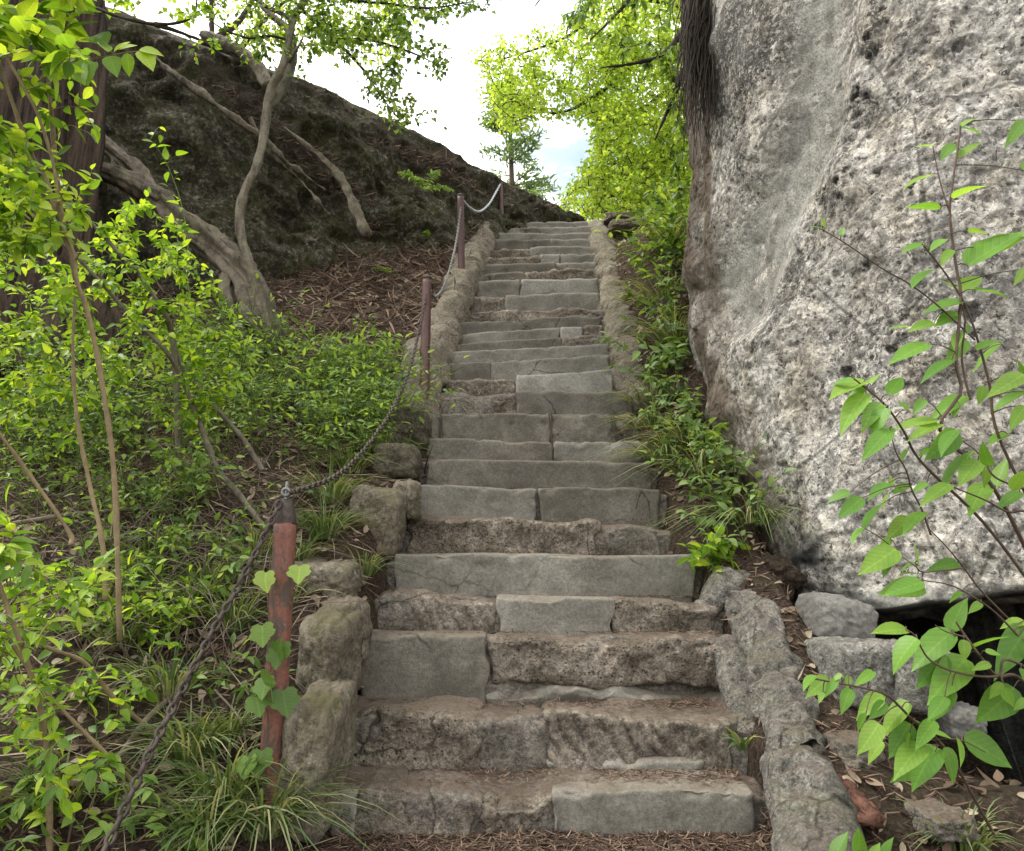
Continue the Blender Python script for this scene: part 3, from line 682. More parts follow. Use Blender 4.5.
rock_px('kerb_boulder', 296, 560, 362, 604, 4.25, M['boulder'], 'low mossy boulder lying right of the red post top half', 'boulder', depth=.28, box=.5, amp=.11, seed=8, tilt=(.1, .05))
rock_px('kerb_stone', 352, 488, 404, 556, 4.8, M['boulder'], 'pale flat faced stone left of the pitted stone step', 'stone', depth=.22, box=.7, amp=.07, seed=11, tilt=(.1, .15))
rock_px('kerb_stone', 394, 482, 420, 522, 4.95, M['boulder'], 'small brownish stone wedged at the left end of the wavy step', 'stone', depth=.15, box=.4, amp=.12, seed=12)
rock_px('kerb_stone', 376, 447, 420, 482, 5.45, M['dark_boulder'], 'dark round stone half hidden by grass at the left kerb', 'stone', depth=.2, box=.4, amp=.1, seed=13)
rock_px('kerb_stone', 386, 412, 430, 452, 5.95, M['dark_boulder'], 'earth coloured stone at the foot of the dark red second post', 'stone', depth=.22, box=.4, amp=.12, seed=14)
# lower right kerb: rounded mortared ridge in four lengths
def kerb_len(pts, rad, name, label, mat, seed, seg=60, amp=.05, sq=.75, cat='kerb'):
    path = np.array([P(*p) for p in pts]); g = Geo()
    n = max(30, int(np.linalg.norm(np.diff(path, axis=0), axis=1).sum()/.012))
    g.tube(path, rad, n=n, seg=seg, amp=amp, freq=5., flat=1., seed=seed)
    V = np.vstack(g.V); fw, _ = worley(V*5., seed); f3, _ = worley(V*13., seed+5); V = V+(.04*fbm(V*11, 5, seed+1, .62)+.07*(fw-.5)+.03*(f3-.5))[:, None]*(np.random.default_rng(seed).normal(size=(1, 3))*.2+np.array([[0, -.6, .5]]))
    g.V = [V]; return tag(g.build(name, mat), label, cat)
kerb_len([(738, 604, 4.42), (756, 632, 4.2), (768, 668, 3.95), (774, 694, 3.82)], [.12, .135, .14, .14], 'kerb_stone', 'rounded grey kerb stone right of the stairs, topmost of the lower three', M['kerbstone'], 31)
kerb_len([(775, 694, 3.82), (785, 722, 3.62), (795, 752, 3.44), (799, 762, 3.4)], [.145, .14, .145, .145], 'kerb_stone', 'middle of the three lichened kerb stones right of the lower steps', M['kerbstone'], 33)
kerb_len([(799, 766, 3.38), (810, 800, 3.2), (820, 850, 3.0), (826, 900, 2.8), (830, 990, 2.5)], [.14, .155, .17, .18, .15], 'kerb_stone', 'lowest big kerb stone with dark lichen beside the red wood', M['kerbstone'], 36)
kerb_len([(700, 612, 4.42), (716, 598, 4.45), (732, 590, 4.5), (746, 588, 4.55)], [.06, .1, .12, .1], 'kerb_stone', 'small kerb stone at the right end of the long clean slab', M['kerbstone'], 38)
kerb_len([(722, 640, 4.15), (738, 668, 4.02), (744, 700, 3.84), (752, 735, 3.66)], [.06, .1, .11, .06], 'mortar_lump', 'lump of mortar between the tall step and the right kerb', M['kerbstone'], 39, cat='mortar')
rock_px('boulder', 802, 596, 866, 646, 4.15, M['grey_boulder'], 'smooth dark grey boulder below the cliff', 'boulder', depth=.24, box=.25, amp=.07, freq=1.0, seed=21, tilt=(0, .25))
rock_px('stone_block', 816, 640, 880, 702, 3.78, M['lichen_block'], 'lichen spotted square stone block under the smooth grey boulder', 'stone', depth=.24, box=.75, amp=.05, seed=22)
rock_px('stone_block', 874, 644, 932, 706, 3.72, M['lichen_block'], 'whitish lichen stone block at the mouth of the dark hollow', 'stone', depth=.26, box=.65, amp=.06, seed=25, tilt=(0, .12))
rock_px('stone', 938, 704, 978, 740, 3.55, M['grey_boulder'], 'small round grey stone deep under the broad green leaves', 'stone', depth=.12, box=.2, amp=.08, seed=24)
rock_px('flat_stone', 912, 806, 958, 832, 3.12, M['mortar'], 'flat grey stone half buried in litter beneath the broad leaves', 'stone', depth=.16, box=.5, amp=.1, seed=28)
rock_px('flat_stone', 815, 730, 868, 768, 3.5, M['mortar'], 'gritty sloping stone in the litter right of the kerb', 'stone', depth=.2, box=.3, amp=.15, seed=29)
rock_px('top_stone', 608, 226, 652, 239, 10.4, M['boulder'], 'long mossy stone lying at the top right of the stairs', 'stone', depth=.35, box=.4, amp=.1, seed=26)
rock_px('top_stone', 603, 219, 634, 228, 10.9, M['boulder'], 'flatter stone behind the long mossy stone at the stair top', 'stone', depth=.3, box=.4, amp=.1, seed=27)
rock_px('earth_clod', 738, 560, 792, 596, 4.75, M['soil'], 'mossy earth clod at the foot of the plant bank', 'soil clod', depth=.25, box=.2, amp=.25, seed=30)
# red rotten wood
g = Geo(); g.tube([P(832, 776, 3.28), P(852, 800, 3.12), P(872, 822, 3.0)], [.03, .05, .045], n=60, seg=40, amp=.02, freq=9, seed=4, flute=3, flat=.6, strip=.7, sf=4.)
tag(g.build('rotten_log', M['redwood']), 'short piece of red rotten wood beside the lowest kerb stone', 'wood')

# upper kerbs, one mortared run each
def kerb_run(pts, rad, label, seed, lift):
    path = np.array([on_line(*p) for p in pts]); path[:, 2] += lift
    g = Geo(); n = 260; g.tube(path, rad, n=n, seg=44, amp=.1, freq=3.4, seed=seed)
    V = np.vstack(g.V); fw, _ = worley(V*4.2, seed); V += (.045*fbm(V*9, 5, seed+3, .62)+.045*fbm(V*np.array([2., 7, 7]), 3, seed)+.06*(.5-fw))[:, None]*np.array([[0, -.5, .8]])
    g.V = [V]; return tag(g.build('mortared_kerb', M['kerb']), label, 'kerb')
kerb_run([(396, 424), (412, 398), (430, 350), (449, 312), (461, 282), (472, 254), (483, 236), (492, 224)], [.18, .26, .25, .22, .2, .2, .18, .15], 'long lumpy clay coloured kerb left of the upper stairs', 3, -.1)
kerb_run([(640, 392), (632, 362), (624, 330), (616, 300), (610, 266), (603, 240), (596, 222)], [.17, .2, .21, .2, .2, .18, .15], 'lumpy mortared kerb right of the upper stairs', 6, -.12)

# ------------------------------------------------------------------ posts and chains
def post(bx, by, tx, ty, Y, rad, label, mat, cap):
    b = P(bx, by, Y); t = P(tx, ty, Y); base = b.copy(); base[2] -= .25
    th = thing('chain_post', b, label, 'post', 'iron posts of the chain rail')
    ax = (t-b)/np.linalg.norm(t-b); hl = np.linalg.norm(t-b); top = b+ax*(hl*(.86 if cap else .97))
    g = Geo(); g.tube([base, b, b+ax*hl*.4, top], [rad, rad, rad*.98, rad*.95], n=40, seg=24, amp=.003, freq=20); g.build('pole', mat, th)
    if cap:
        g = Geo(); g.tube([top-ax*.003, top+ax*.03, top+ax*hl*.07, top+ax*hl*.085], [rad*.97, rad*.93, rad*.62, rad*.3], n=16, seg=20); g.build('cap', M['iron'], th)
        tab = top+ax*hl*.06
        g = Geo(); g.tube([tab, tab+ax*.035, t-ax*.02, t], [rad*.42, rad*.44, rad*.42, rad*.26], n=14, seg=14, flat=.45); g.build('tab', M['grey_iron'], th)
    else:
        g = Geo(); g.tube([top-ax*.004, top+ax*.012, t], [rad*1.06, rad*1.06, rad*.5], n=10, seg=16); g.build('cap', M['iron'], th)
    c = t-ax*.045; R = .015
    a = np.linspace(0, 2*math.pi, 15); g = Geo(); g.tube(np.stack([c[0]+R*np.cos(a), c[1]-rad*.35+0*a, c[2]+R*np.sin(a)], -1), .007, seg=6); g.build('eye_ring', M['grey_iron'] if cap else M['iron'], th)
    return c
c1 = post(270, 806, 287.5, 482, 3.05, .0465, 'nearest post, flaking red paint and iron tip, wrapped in ivy leaves', M['rust_paint'], True)
c2 = post(424, 404, 427, 275, 6.35, .046, 'dark red post beside the rounded slab, second along the chain', M['dark_paint'], False)
c3 = post(461.5, 270, 460.5, 194, 8.75, .045, 'dark post standing where two chain spans meet near the stair top', M['dark_paint'], False)
c4 = post(502, 224, 500.5, 181, 10.8, .036, 'thin farthest rail post at the top of the stairs', M['dark_paint'], False)
def chain(pts, n, label, mat, link=.052, wire=.0062, name='chain'):
    path = spline(np.array(pts), 600); s = np.concatenate([[0], np.cumsum(np.linalg.norm(np.diff(path, axis=0), axis=1))])
    pitch = link*.66; m = int(s[-1]/pitch); g = Geo(); a = np.linspace(0, 2*math.pi, 13)[:-1]
    rr = np.random.default_rng(len(label))
    for k in range(m):
        t0 = (k+.5)*pitch; c = np.array([np.interp(t0, s, path[:, q]) for q in range(3)])
        e = np.array([np.interp(min(t0+.02, s[-1]), s, path[:, q])-np.interp(max(t0-.02, 0), s, path[:, q]) for q in range(3)]); e /= np.linalg.norm(e)
        u = np.cross(e, [0, 0, 1.]); u /= np.linalg.norm(u)+1e-9; w = np.cross(e, u); th = (math.pi/2 if k % 2 else 0)+rr.normal()*.22+.6
        d = u*math.cos(th)+w*math.sin(th); nrm = np.cross(e, d)
        la, lb = link*.5-wire*.3, link*.29
        cx = np.sign(np.cos(a))*np.abs(np.cos(a))**.8*(la-wire); sy = np.sin(a)*(lb-wire)
        ring = c+cx[:, None]*e+sy[:, None]*d
        rad_ = ring-c; rad_ /= np.linalg.norm(rad_, axis=1)[:, None]
        b = np.linspace(0, 2*math.pi, 6)[:-1]
        V = (ring[:, None]+wire*(np.cos(b)[None, :, None]*rad_[:, None]+np.sin(b)[None, :, None]*nrm)).reshape(-1, 3)
        i = np.arange(12)[:, None]; j = np.arange(5)[None]; i2, j2 = (i+1) % 12, (j+1) % 5
        g.add(V, np.stack([i*5+j, i2*5+j, i2*5+j2, i*5+j2], -1).reshape(-1, 4))
    return tag(g.build(name, mat), label, 'chain', 'chain spans between the posts')
chain([P(78, 900, 2.15), P(112, 836, 2.3), P(150, 752, 2.45), P(185, 684, 2.6), P(215, 628, 2.72), P(243, 577, 2.84), P(266, 532, 2.94), P(277, 508, 3.0), c1+[-.01, -.03, 0]], 0, 'rusty heavy chain sagging from the nearest post to the lower left', M['iron'], .06, .0075)
chain([c1+[.02, -.02, 0], P(300, 490, 3.2), P(330, 479, 3.6), P(352, 463, 4.), P(374, 437, 4.5), P(393, 408, 5.), P(408, 374, 5.5), P(418, 336, 5.9), P(426, 297, 6.3), c2], 0, 'dark chain climbing from the ivy wrapped post to the second post', M['iron'], .056, .0068)
chain([c2, P(431, 293, 6.4), P(436, 296.5, 6.8), P(443, 288, 7.3), P(450, 268, 7.8), P(456, 243, 8.3), P(460.5, 210, 8.7), c3], 0, 'grey chain span hanging between the second and third posts', M['grey_iron'], .062, .008)
chain([c3, P(466, 204, 9.1), P(474, 210.5, 9.6), P(481, 211, 9.9), P(489, 204, 10.2), P(495, 194, 10.5), c4], 0, 'pale chain span in front of the outcrop at the stair top', M['pale_chain'], .07, .011)

# ------------------------------------------------------------------ trunks, roots and fallen wood
cedar = thing('cedar_tree', P(22, 330, 6.6), 'big cedar with dark red stringy bark at the left edge', 'tree')
g = Geo(); b0 = P(14, 440, 6.6); b0[2] = ground_z(b0[0], b0[1])-.3
g.tube([b0, b0+[.03, 0, .5], P(24, 250, 6.6), P(40, 100, 6.6), P(47, 0, 6.6), P(62, -200, 6.6), P(80, -520, 6.6), P(90, -900, 6.6)], [.78, .62, .52, .5, .49, .46, .4, .3], n=220, seg=180, amp=.05, freq=1.3, flute=7)
V = np.vstack(g.V); ang = np.arctan2(V[:, 1]-6.6, V[:, 0]-b0[0]); gr = 1.6*np.abs(fbm(np.stack([ang*8, V[:, 2]*.3, ang*0], -1), 4, 3))-.3; rad_ = V[:, :2]-np.array([[b0[0]+.1, 6.6]]); rad_ /= np.linalg.norm(rad_, axis=1)[:, None]
V[:, :2] += rad_*(.11*gr)[:, None]; g.V = [V]; g.build('trunk', M['cedar'], cedar)

slim = thing('slender_tree', P(258, 318, 6.9), 'slender pale grey tree with a crooked stem rising from a leaning root', 'tree')
def pts(l): return [P(*p) for p in l]
g = Geo(); g.tube(pts([(255, 300, 6.9), (250, 268, 6.9), (242, 240, 6.9), (240, 215, 6.9), (244, 192, 6.92), (256, 168, 6.95), (263, 140, 7.), (267, 108, 7.), (274, 84, 7.), (284, 62, 7.), (289, 40, 7.), (293, 20, 7.), (304, 0, 7.), (318, -40, 7.), (330, -120, 7.1)]), [.06, .05, .045, .042, .042, .042, .042, .042, .045, .04, .036, .034, .034, .03, .02], n=200, seg=20, amp=.012, freq=9, strip=.22)
g.build('trunk', M['pale_bark'], slim)
g = Geo(); g.tube(pts([(266, 110, 7.), (274, 98, 7.15), (286, 78, 7.3), (292, 52, 7.4), (288, 30, 7.5), (262, 5, 7.6), (245, -40, 7.7)]), [.03, .06, .062, .055, .04, .03, .02], n=90, seg=20, amp=.012, freq=6, strip=.25); g.build('limb', M['pale_bark'], slim)
g = Geo(); g.tube(pts([(289, 62, 7.), (296, 50, 6.9), (301, 42, 6.9), (303, 36, 6.9)]), [.022, .016, .012, .008], n=14, seg=7); g.build('branch', M['pale_bark'], slim)
g = Geo(); g.tube(pts([(288, 40, 7.0), (270, 36, 6.9), (248, 38, 6.8), (225, 30, 6.7), (212, 22, 6.6)]), [.016, .014, .012, .01, .006], n=30, seg=7); g.build('branch', M['dark_branch'], slim)
g = Geo(); g.tube(pts([(293, 20, 7.), (278, 12, 7.2), (262, 4, 7.3), (240, -12, 7.5)]), [.03, .026, .022, .015], n=30, seg=8); g.build('branch', M['dark_branch'], slim)
lr = thing('leaning_trunk', P(258, 322, 6.9), 'thick pale leaning trunk with a fluted foot behind the undergrowth', 'tree trunk')
g = Geo(); g.tube(pts([(266, 345, 6.8), (262, 318, 6.85), (250, 285, 6.9), (222, 255, 6.95), (190, 228, 7.05), (158, 198, 7.2), (128, 168, 7.35), (100, 142, 7.5), (80, 122, 7.6)]), [.11, .125, .135, .125, .115, .105, .095, .08, .07], n=240, seg=60, amp=.05, freq=3.4, flute=5, strip=.3); g.build('trunk', M['root_bark'], lr)
g = Geo(); g.tube(pts([(165, 200, 7.15), (140, 188, 7.2), (118, 178, 7.2), (95, 168, 7.15), (70, 160, 7.1)]), [.12, .11, .1, .09, .08], n=90, seg=40, amp=.03, freq=4, strip=.3); g.build('limb', M['root_bark'], lr)
for l, r in (([(232, 262, 6.9), (226, 290, 6.85), (238, 318, 6.8), (250, 345, 6.7)], [.09, .1, .08, .05]), ([(245, 290, 6.8), (246, 312, 6.7), (258, 332, 6.65)], [.08, .08, .05])):
    g = Geo(); g.tube(pts(l), np.array(r)*.8, n=60, seg=24, amp=.03, freq=5, strip=.35); g.build('root', M['root_bark'], lr)
g = Geo(); g.tube(pts([(285, 128, 8.6), (303, 143, 8.5), (322, 158, 8.4), (338, 175, 8.3), (350, 196, 8.2), (358, 215, 8.1), (367, 236, 8.0)]), [.012, .03, .036, .045, .05, .052, .05], n=110, seg=22, amp=.03, freq=6, strip=.35)
tag(g.build('fallen_branch', M['root_bark']), 'crooked fallen branch with a pale sawn end on the brown slope', 'branch')
g = Geo(); g.tube(pts([(205, 38, 8.4), (228, 46, 8.3), (246, 57, 8.3), (260, 72, 8.3), (268, 86, 8.2)]), [.09, .085, .08, .075, .06], n=90, seg=26, amp=.02, freq=5, strip=.3)
tag(g.build('exposed_root', M['pale_bark']), 'thick pale root bending over the top of the dark outcrop', 'root')
for l, r, lb in (([(150, 52, 8.1), (175, 75, 8.0), (210, 100, 8.0), (240, 122, 8.05), (262, 137, 8.1), (290, 165, 8.2), (325, 190, 8.3)], [.04, .05, .045, .05, .04, .04, .03], 'long thin root running diagonally down the dark outcrop face'),
                 ([(250, 118, 8.1), (268, 150, 8.2), (300, 180, 8.2), (330, 215, 8.1)], [.02, .022, .02, .012], 'thinnest root hanging below the crooked slender stem')):
    g = Geo(); g.tube(pts(l), np.array(r)*.75, n=120, seg=14, amp=.05, freq=5, strip=.4); tag(g.build('exposed_root', M['root_bark']), lb, 'root')
# ------------------------------------------------------------------ leaves
def _tpl(ts, ws, fold=.22):
    V = []; mid = []; Q = []; Tt = []
    for t, w_ in zip(ts, ws):
        if w_ == 0: V.append((t, 0, 0)); mid.append(1)
        else: V += [(t, -w_/2, fold*w_), (t, 0, 0), (t, w_/2, fold*w_)]; mid += [0, 1, 0]
    n = len(ts); b = 1
    Tt += [(0, 2, 1), (0, 3, 2)]
    for k in range(n-3): Q += [(b, b+1, b+4, b+3), (b+1, b+2, b+5, b+4)]; b += 3
    Tt += [(b, b+1, b+3), (b+1, b+2, b+3)]
    return np.array(V, float), np.array(mid, float), np.array(Q), np.array(Tt)
TPL = {
 'ovate': _tpl([0, .08, .25, .45, .7, .88, 1], [0, .5, .92, 1., .7, .28, 0], .16),
 'heart': _tpl([0, .02, .1, .24, .42, .6, .76, .89, 1], [0, .42, .8, 1., .99, .8, .5, .2, 0], .13),
 'lance': _tpl([0, .15, .4, .7, 1], [0, .6, 1., .7, 0]),
 'simple': _tpl([0, .42, 1], [0, 1., 0]) if False else None,
}
TPL['simple'] = (np.array([(0, 0, 0), (.4, -.5, .12), (.5, 0, -.03), (.4, .5, .12), (1, 0, 0)]), np.array([1, 0, 1, 0, 1.]), np.zeros((0, 4), int), np.array([(0, 2, 1), (0, 3, 2), (1, 2, 4), (2, 3, 4)]))
_o = [(.04, 0), (-.08, .2), (-.02, .4), (.14, .52), (.28, .47), (.42, .6), (.6, .5), (.68, .3), (.84, .2), (1, 0)]
_l = [(.3, 0, -.02)]+[(t, s, .16*abs(s)) for t, s in _o]+[(t, -s, .16*abs(s)) for t, s in _o[-2:0:-1]]
TPL['lobed'] = (np.array(_l, float), np.array([1]+[.3]*(len(_l)-1), float), np.zeros((0, 4), int), np.array([(0, k, k+1 if k < len(_l)-1 else 1) for k in range(1, len(_l))]))
class Leaves:
    def __init__(s, kind='ovate', seed=1): s.kind = kind; s.a = []; s.r = np.random.default_rng(seed)
    def add(s, base, d, n, ln, wd, droop=.15, tint=None):
        base = np.atleast_2d(base); N = len(base); f = lambda x: np.broadcast_to(np.asarray(x, float), (N,))
        d = np.broadcast_to(np.atleast_2d(d), (N, 3)).astype(float); n = np.broadcast_to(np.atleast_2d(n), (N, 3)).astype(float)
        s.a.append((base, d, n, f(ln), f(wd), f(droop), s.r.random(N) if tint is None else f(tint)))
    def count(s): return sum(len(x[0]) for x in s.a)
    def build(s, name, mat, parent=None):
        B, D, N, Ln, Wd, Dr, Ti = (np.concatenate([x[k] for x in s.a]) for k in range(7))
        D = D/(np.linalg.norm(D, axis=1)[:, None]+1e-9); S = np.cross(N, D); S /= np.linalg.norm(S, axis=1)[:, None]+1e-9; U = np.cross(D, S)
        tv, mid, Q, Tt = TPL[s.kind]; t, w_, f = tv[:, 0], tv[:, 1], tv[:, 2]
        cur = s.r.normal(size=len(B))*.18
        V = B[:, None]+D[:, None]*(t[None]*Ln[:, None])[..., None]+S[:, None]*(w_[None]*Wd[:, None]+(cur*Ln)[:, None]*t[None]**2*.5)[..., None]+U[:, None]*((f*Wd[:, None])-(Dr*Ln)[:, None]*t[None]**2)[..., None]
        m = len(t); off = np.arange(len(B))[:, None, None]*m; fs = []
        if len(Q): fs.append((Q[None]+off).reshape(-1, 4))
        fs.append((Tt[None]+off).reshape(-1, 3))
        return mesh_np(name, V.reshape(-1, 3), fs, mat, parent, attr={'tint': np.repeat(Ti, m), 'lt': np.tile(t, len(B)), 'ls': np.tile(w_*2/max(1e-6, np.abs(w_*2).max()), len(B))})
def unit(v): v = np.asarray(v, float); return v/(np.linalg.norm(v, axis=-1, keepdims=True)+1e-9)
def leaf_along(lv, path, n, ln, wr=.55, a=.25, side=.9, fwd=.45, down=.15, nup=.8, r=None, flat=.35, jit=0.):
    """n leaves set alternately along the outer part of a twig"""
    r = r or rng; path = np.asarray(path); m = len(path)
    t = np.linspace(a, 1, n); idx = t*(m-1); i = np.minimum(idx.astype(int), m-2); f = (idx-i)[:, None]
    b = path[i]*(1-f)+path[i+1]*f; T_ = unit(path[i+1]-path[i])
    up = np.array([0, 0, 1.])+r.normal(size=(n, 3))*flat; S = unit(np.cross(T_, up)); sg = np.where(np.arange(n) % 2, 1, -1)[:, None]
    d = T_*fwd+S*sg*side+np.array([0, 0, -down])+r.normal(size=(n, 3))*.25
    d[-1] = T_[-1]+[0, 0, -down]
    nn = np.array([0, -.25, nup])+r.normal(size=(n, 3))*flat
    L_ = ln*(.6+.55*r.random(n))
    if jit: b = b+r.normal(size=(n, 3))*ln*jit
    lv.add(b, d, nn, L_, L_*wr*(.85+.3*r.random(n)), .12+.25*r.random(n))
def grow(pool, anchors, geo, lv, nleaf, ln, wr=.55, tr=.004, sag=.06, r=None, reach=1.2, seg=4, start=.15, **k):
    """join every anchor to the nearest wood already there by a curved twig and leaf its outer part"""
    r = r or rng; pool = np.asarray(pool, float); anchors = np.asarray(anchors, float)
    dm = np.full(len(anchors), 1e9); near = np.zeros(len(anchors), int); left = np.ones(len(anchors), bool)
    def upd(P0, off):
        nonlocal dm, near
        dd = np.linalg.norm(anchors[:, None]-P0[None], axis=2)+.35*np.maximum(0, P0[None, :, 2]-anchors[:, None, 2]); j = dd.argmin(1); v = dd[np.arange(len(anchors)), j]
        b = v < dm; dm = np.where(b, v, dm); near = np.where(b, off+j, near)
    allp = [pool]; tot = len(pool); upd(pool, 0)
    for _ in range(len(anchors)):
        d = np.where(left, dm, 1e9); i = int(d.argmin()); left[i] = False
        P0 = np.concatenate(allp)[near[i]] if len(allp) > 40 else None
        if P0 is None:
            q = near[i]
            for blk in allp:
                if q < len(blk): P0 = blk[q]; break
                q -= len(blk)
        elif len(allp) > 40: allp = [np.concatenate(allp)]
        A = anchors[i]; L_ = np.linalg.norm(A-P0); mid = (P0+A)/2+r.normal(size=3)*L_*.12+np.array([0, 0, sag*L_*2])
        path = spline([P0, mid, A], max(5, min(14, int(L_/.06)+4)))
        if geo is not None: geo.add(*tube_geo(path, np.linspace(tr*(1+.8*min(2, L_)), tr*.5, len(path)), seg))
        if nleaf: leaf_along(lv, path, nleaf if np.isscalar(nleaf) else r.integers(*nleaf), ln, wr, a=max(start, 1-.5/max(L_, .01)*reach), r=r, **k)
        new = path[2:]; upd(new, tot); tot += len(new); allp.append(new)
def poly_pts(poly, n, y0, y1, r, bias=None):
    poly = np.asarray(poly, float); out = []; lo, hi = poly.min(0), poly.max(0)
    while len(out) < n:
        p = lo+(hi-lo)*r.random(2)
        if in_poly(p[None], poly, .01)[0] > .5: out.append(P(p[0], p[1], y0+(y1-y0)*r.random()))
    return np.array(out)
def px_path(l, n=40): return spline([P(*p) for p in l], n)
def stems_of(geo, lst, r0, r1, n=40, seg=7):
    pool = []
    for l in lst:
        p = px_path(l, n); geo.add(*tube_geo(p, np.linspace(r0, r1, n), seg, amp=r0*.4, freq=14)); pool.append(p)
    return np.concatenate(pool)

# ------------------------------------------------------------------ shrubs of the left bank
def shrub(name, label, cat, stems, r0, r1, groups, leafmat, barkmat, seed, kind='ovate', root=None, twigmat=None, group=None, base_ground=True):
    r = np.random.default_rng(seed); g = Geo(); st2 = []
    for l in stems:
        st2.append(l)
    pool = stems_of(g, st2, r0, r1)
    b = np.array(P(*stems[0][0]))
    th = thing(name, b, label, cat, group)
    tw = g; lv = Leaves(kind, seed)
    for (poly, n, y0, y1, nl, ln, wr) in groups:
        grow(pool, poly_pts(poly, n, y0, y1, r), tw, lv, nl, ln, wr, r=r, tr=.0028)
    g.build('stem', barkmat, th); lv.build('foliage', leafmat, th); return th, lv
# tall bare-stemmed shrub with big leaves at the top left
shrub('tall_shrub', 'tall shrub of long tan stems with big bright leaves at the left edge', 'shrub',
 [[(120, 640, 3.3), (118, 570, 3.25), (114, 471, 3.2), (102, 382, 3.1), (90, 321, 3.05), (77, 280, 3.), (73, 251, 3.), (59, 218, 2.95), (55, 173, 2.9), (40, 120, 2.85), (14, 70, 2.8), (-20, 20, 2.75)],
  [(106, 600, 3.35), (102, 540, 3.35), (90, 485, 3.35), (77, 417, 3.3), (73, 348, 3.25), (76, 280, 3.2)],
  [(59, 218, 2.95), (45, 178, 2.95), (30, 150, 2.95), (10, 95, 2.9), (-8, 40, 2.9)],
  [(76, 280, 3.2), (60, 200, 3.1), (52, 120, 3.0), (48, 60, 2.9), (49, 10, 2.8), (50, -40, 2.8)]], .012, .006,
 [([(-60, -60), (60, -60), (95, 20), (70, 60), (50, 90), (-60, 90)], 60, 2.4, 2.9, (4, 8), .11, .6), ([(50, 20), (95, 60), (100, 200), (70, 300), (40, 250), (50, 120)], 34, 2.8, 3.4, (4, 7), .07, .55), ([(-60, 80), (60, 90), (60, 170), (50, 210), (-60, 230)], 30, 2.6, 3.1, (4, 7), .075, .6), ([(-40, 150), (40, 160), (60, 240), (-40, 270)], 130, 2.6, 3.5, (5, 9), .062, .55)],
 M['leaf_bright'], M['tan_stem'], 41)
# hand measured spray before the dark rock
th = thing('leafy_spray', P(40, 80, 2.7), 'bright leafy spray reaching right before the dark cedar trunk', 'branch')
g = Geo(); sp = px_path([(38, 82, 2.7), (49, 72, 2.7), (71, 64, 2.72), (97, 58, 2.74), (123, 53, 2.76), (139, 51, 2.78)], 30); g.add(*tube_geo(sp, np.linspace(.004, .0015, 30), 5)); g.build('twig', M['tan_stem'], th)
lv = Leaves('ovate', 5)
for x0, y0, x1, y1 in [(139, 50, 163, 53), (141, 51, 153, 68), (127, 53, 131, 75), (110, 56, 116, 74), (107, 45, 94, 32), (84, 60, 88, 82), (72, 66, 86, 80), (66, 66, 62, 77), (70, 62, 52, 68), (80, 48, 65, 46), (92, 42, 78, 38), (72, 62, 66, 54), (86, 58, 78, 52), (100, 56, 88, 48), (114, 52, 128, 40), (118, 50, 136, 44), (56, 70, 40, 68), (55, 70, 50, 80), (108, 52, 100, 40), (66, 30, 94, 19), (58, 10, 75, 17), (36, 20, 60, 30), (5, 4, 17, 22), (30, 45, 42, 40), (38, 55, 20, 60), (0, 40, 18, 45), (95, 62, 92, 74), (28, 5, 12, 8)]:
    a, b = P(x0, y0, 2.72), P(x1, y1, 2.72-.05+.1*rng.random()); L_ = np.linalg.norm(b-a)
    lv.add(a, b-a, np.array([.1, -.75, .65])+rng.normal(size=3)*.25, L_*1.05, L_*.62, .1)
lv.build('foliage', M['leaf_bright'], th)
# bush of many small bright leaves
shrub('leafy_bush', 'dense bush of small bright leaves in front of the leaning trunk', 'bush',
 [[(180, 470, 4.6), (174, 350, 4.5), (165, 315, 4.4), (141, 277, 4.3), (117, 251, 4.2), (94, 225, 4.1), (73, 204, 4.), (59, 178, 3.9)],
  [(266, 530, 4.5), (261, 524, 4.5), (239, 495, 4.5), (219, 471, 4.48), (205, 437, 4.45), (188, 393, 4.4), (167, 352, 4.3), (137, 324, 4.2), (99, 280, 4.1), (61, 242, 4.0), (28, 211, 3.9), (0, 190, 3.8)],
  [(262, 470, 4.8), (255, 458, 4.8), (239, 434, 4.75), (212, 403, 4.7), (184, 369, 4.6), (172, 341, 4.5), (164, 311, 4.4), (142, 281, 4.3)]], .022, .007,
 [([(60, 270), (115, 200), (145, 190), (190, 240), (205, 300), (185, 350), (120, 380), (60, 330)], 150, 3.9, 4.8, (5, 10), .062, .55), ([(-30, 230), (60, 250), (110, 330), (140, 420), (60, 450), (-30, 420)], 190, 3.7, 4.8, (5, 10), .062, .55), ([(150, 330), (210, 330), (240, 380), (200, 440), (150, 430)], 70, 4.2, 4.8, (5, 9), .06, .5), ([(180, 240), (230, 290), (255, 360), (235, 420), (180, 400)], 70, 4.3, 5., (5, 10), .06, .5)],
 M['leaf_bright'], M['pale_bark'], 43, twigmat=M['twig'])
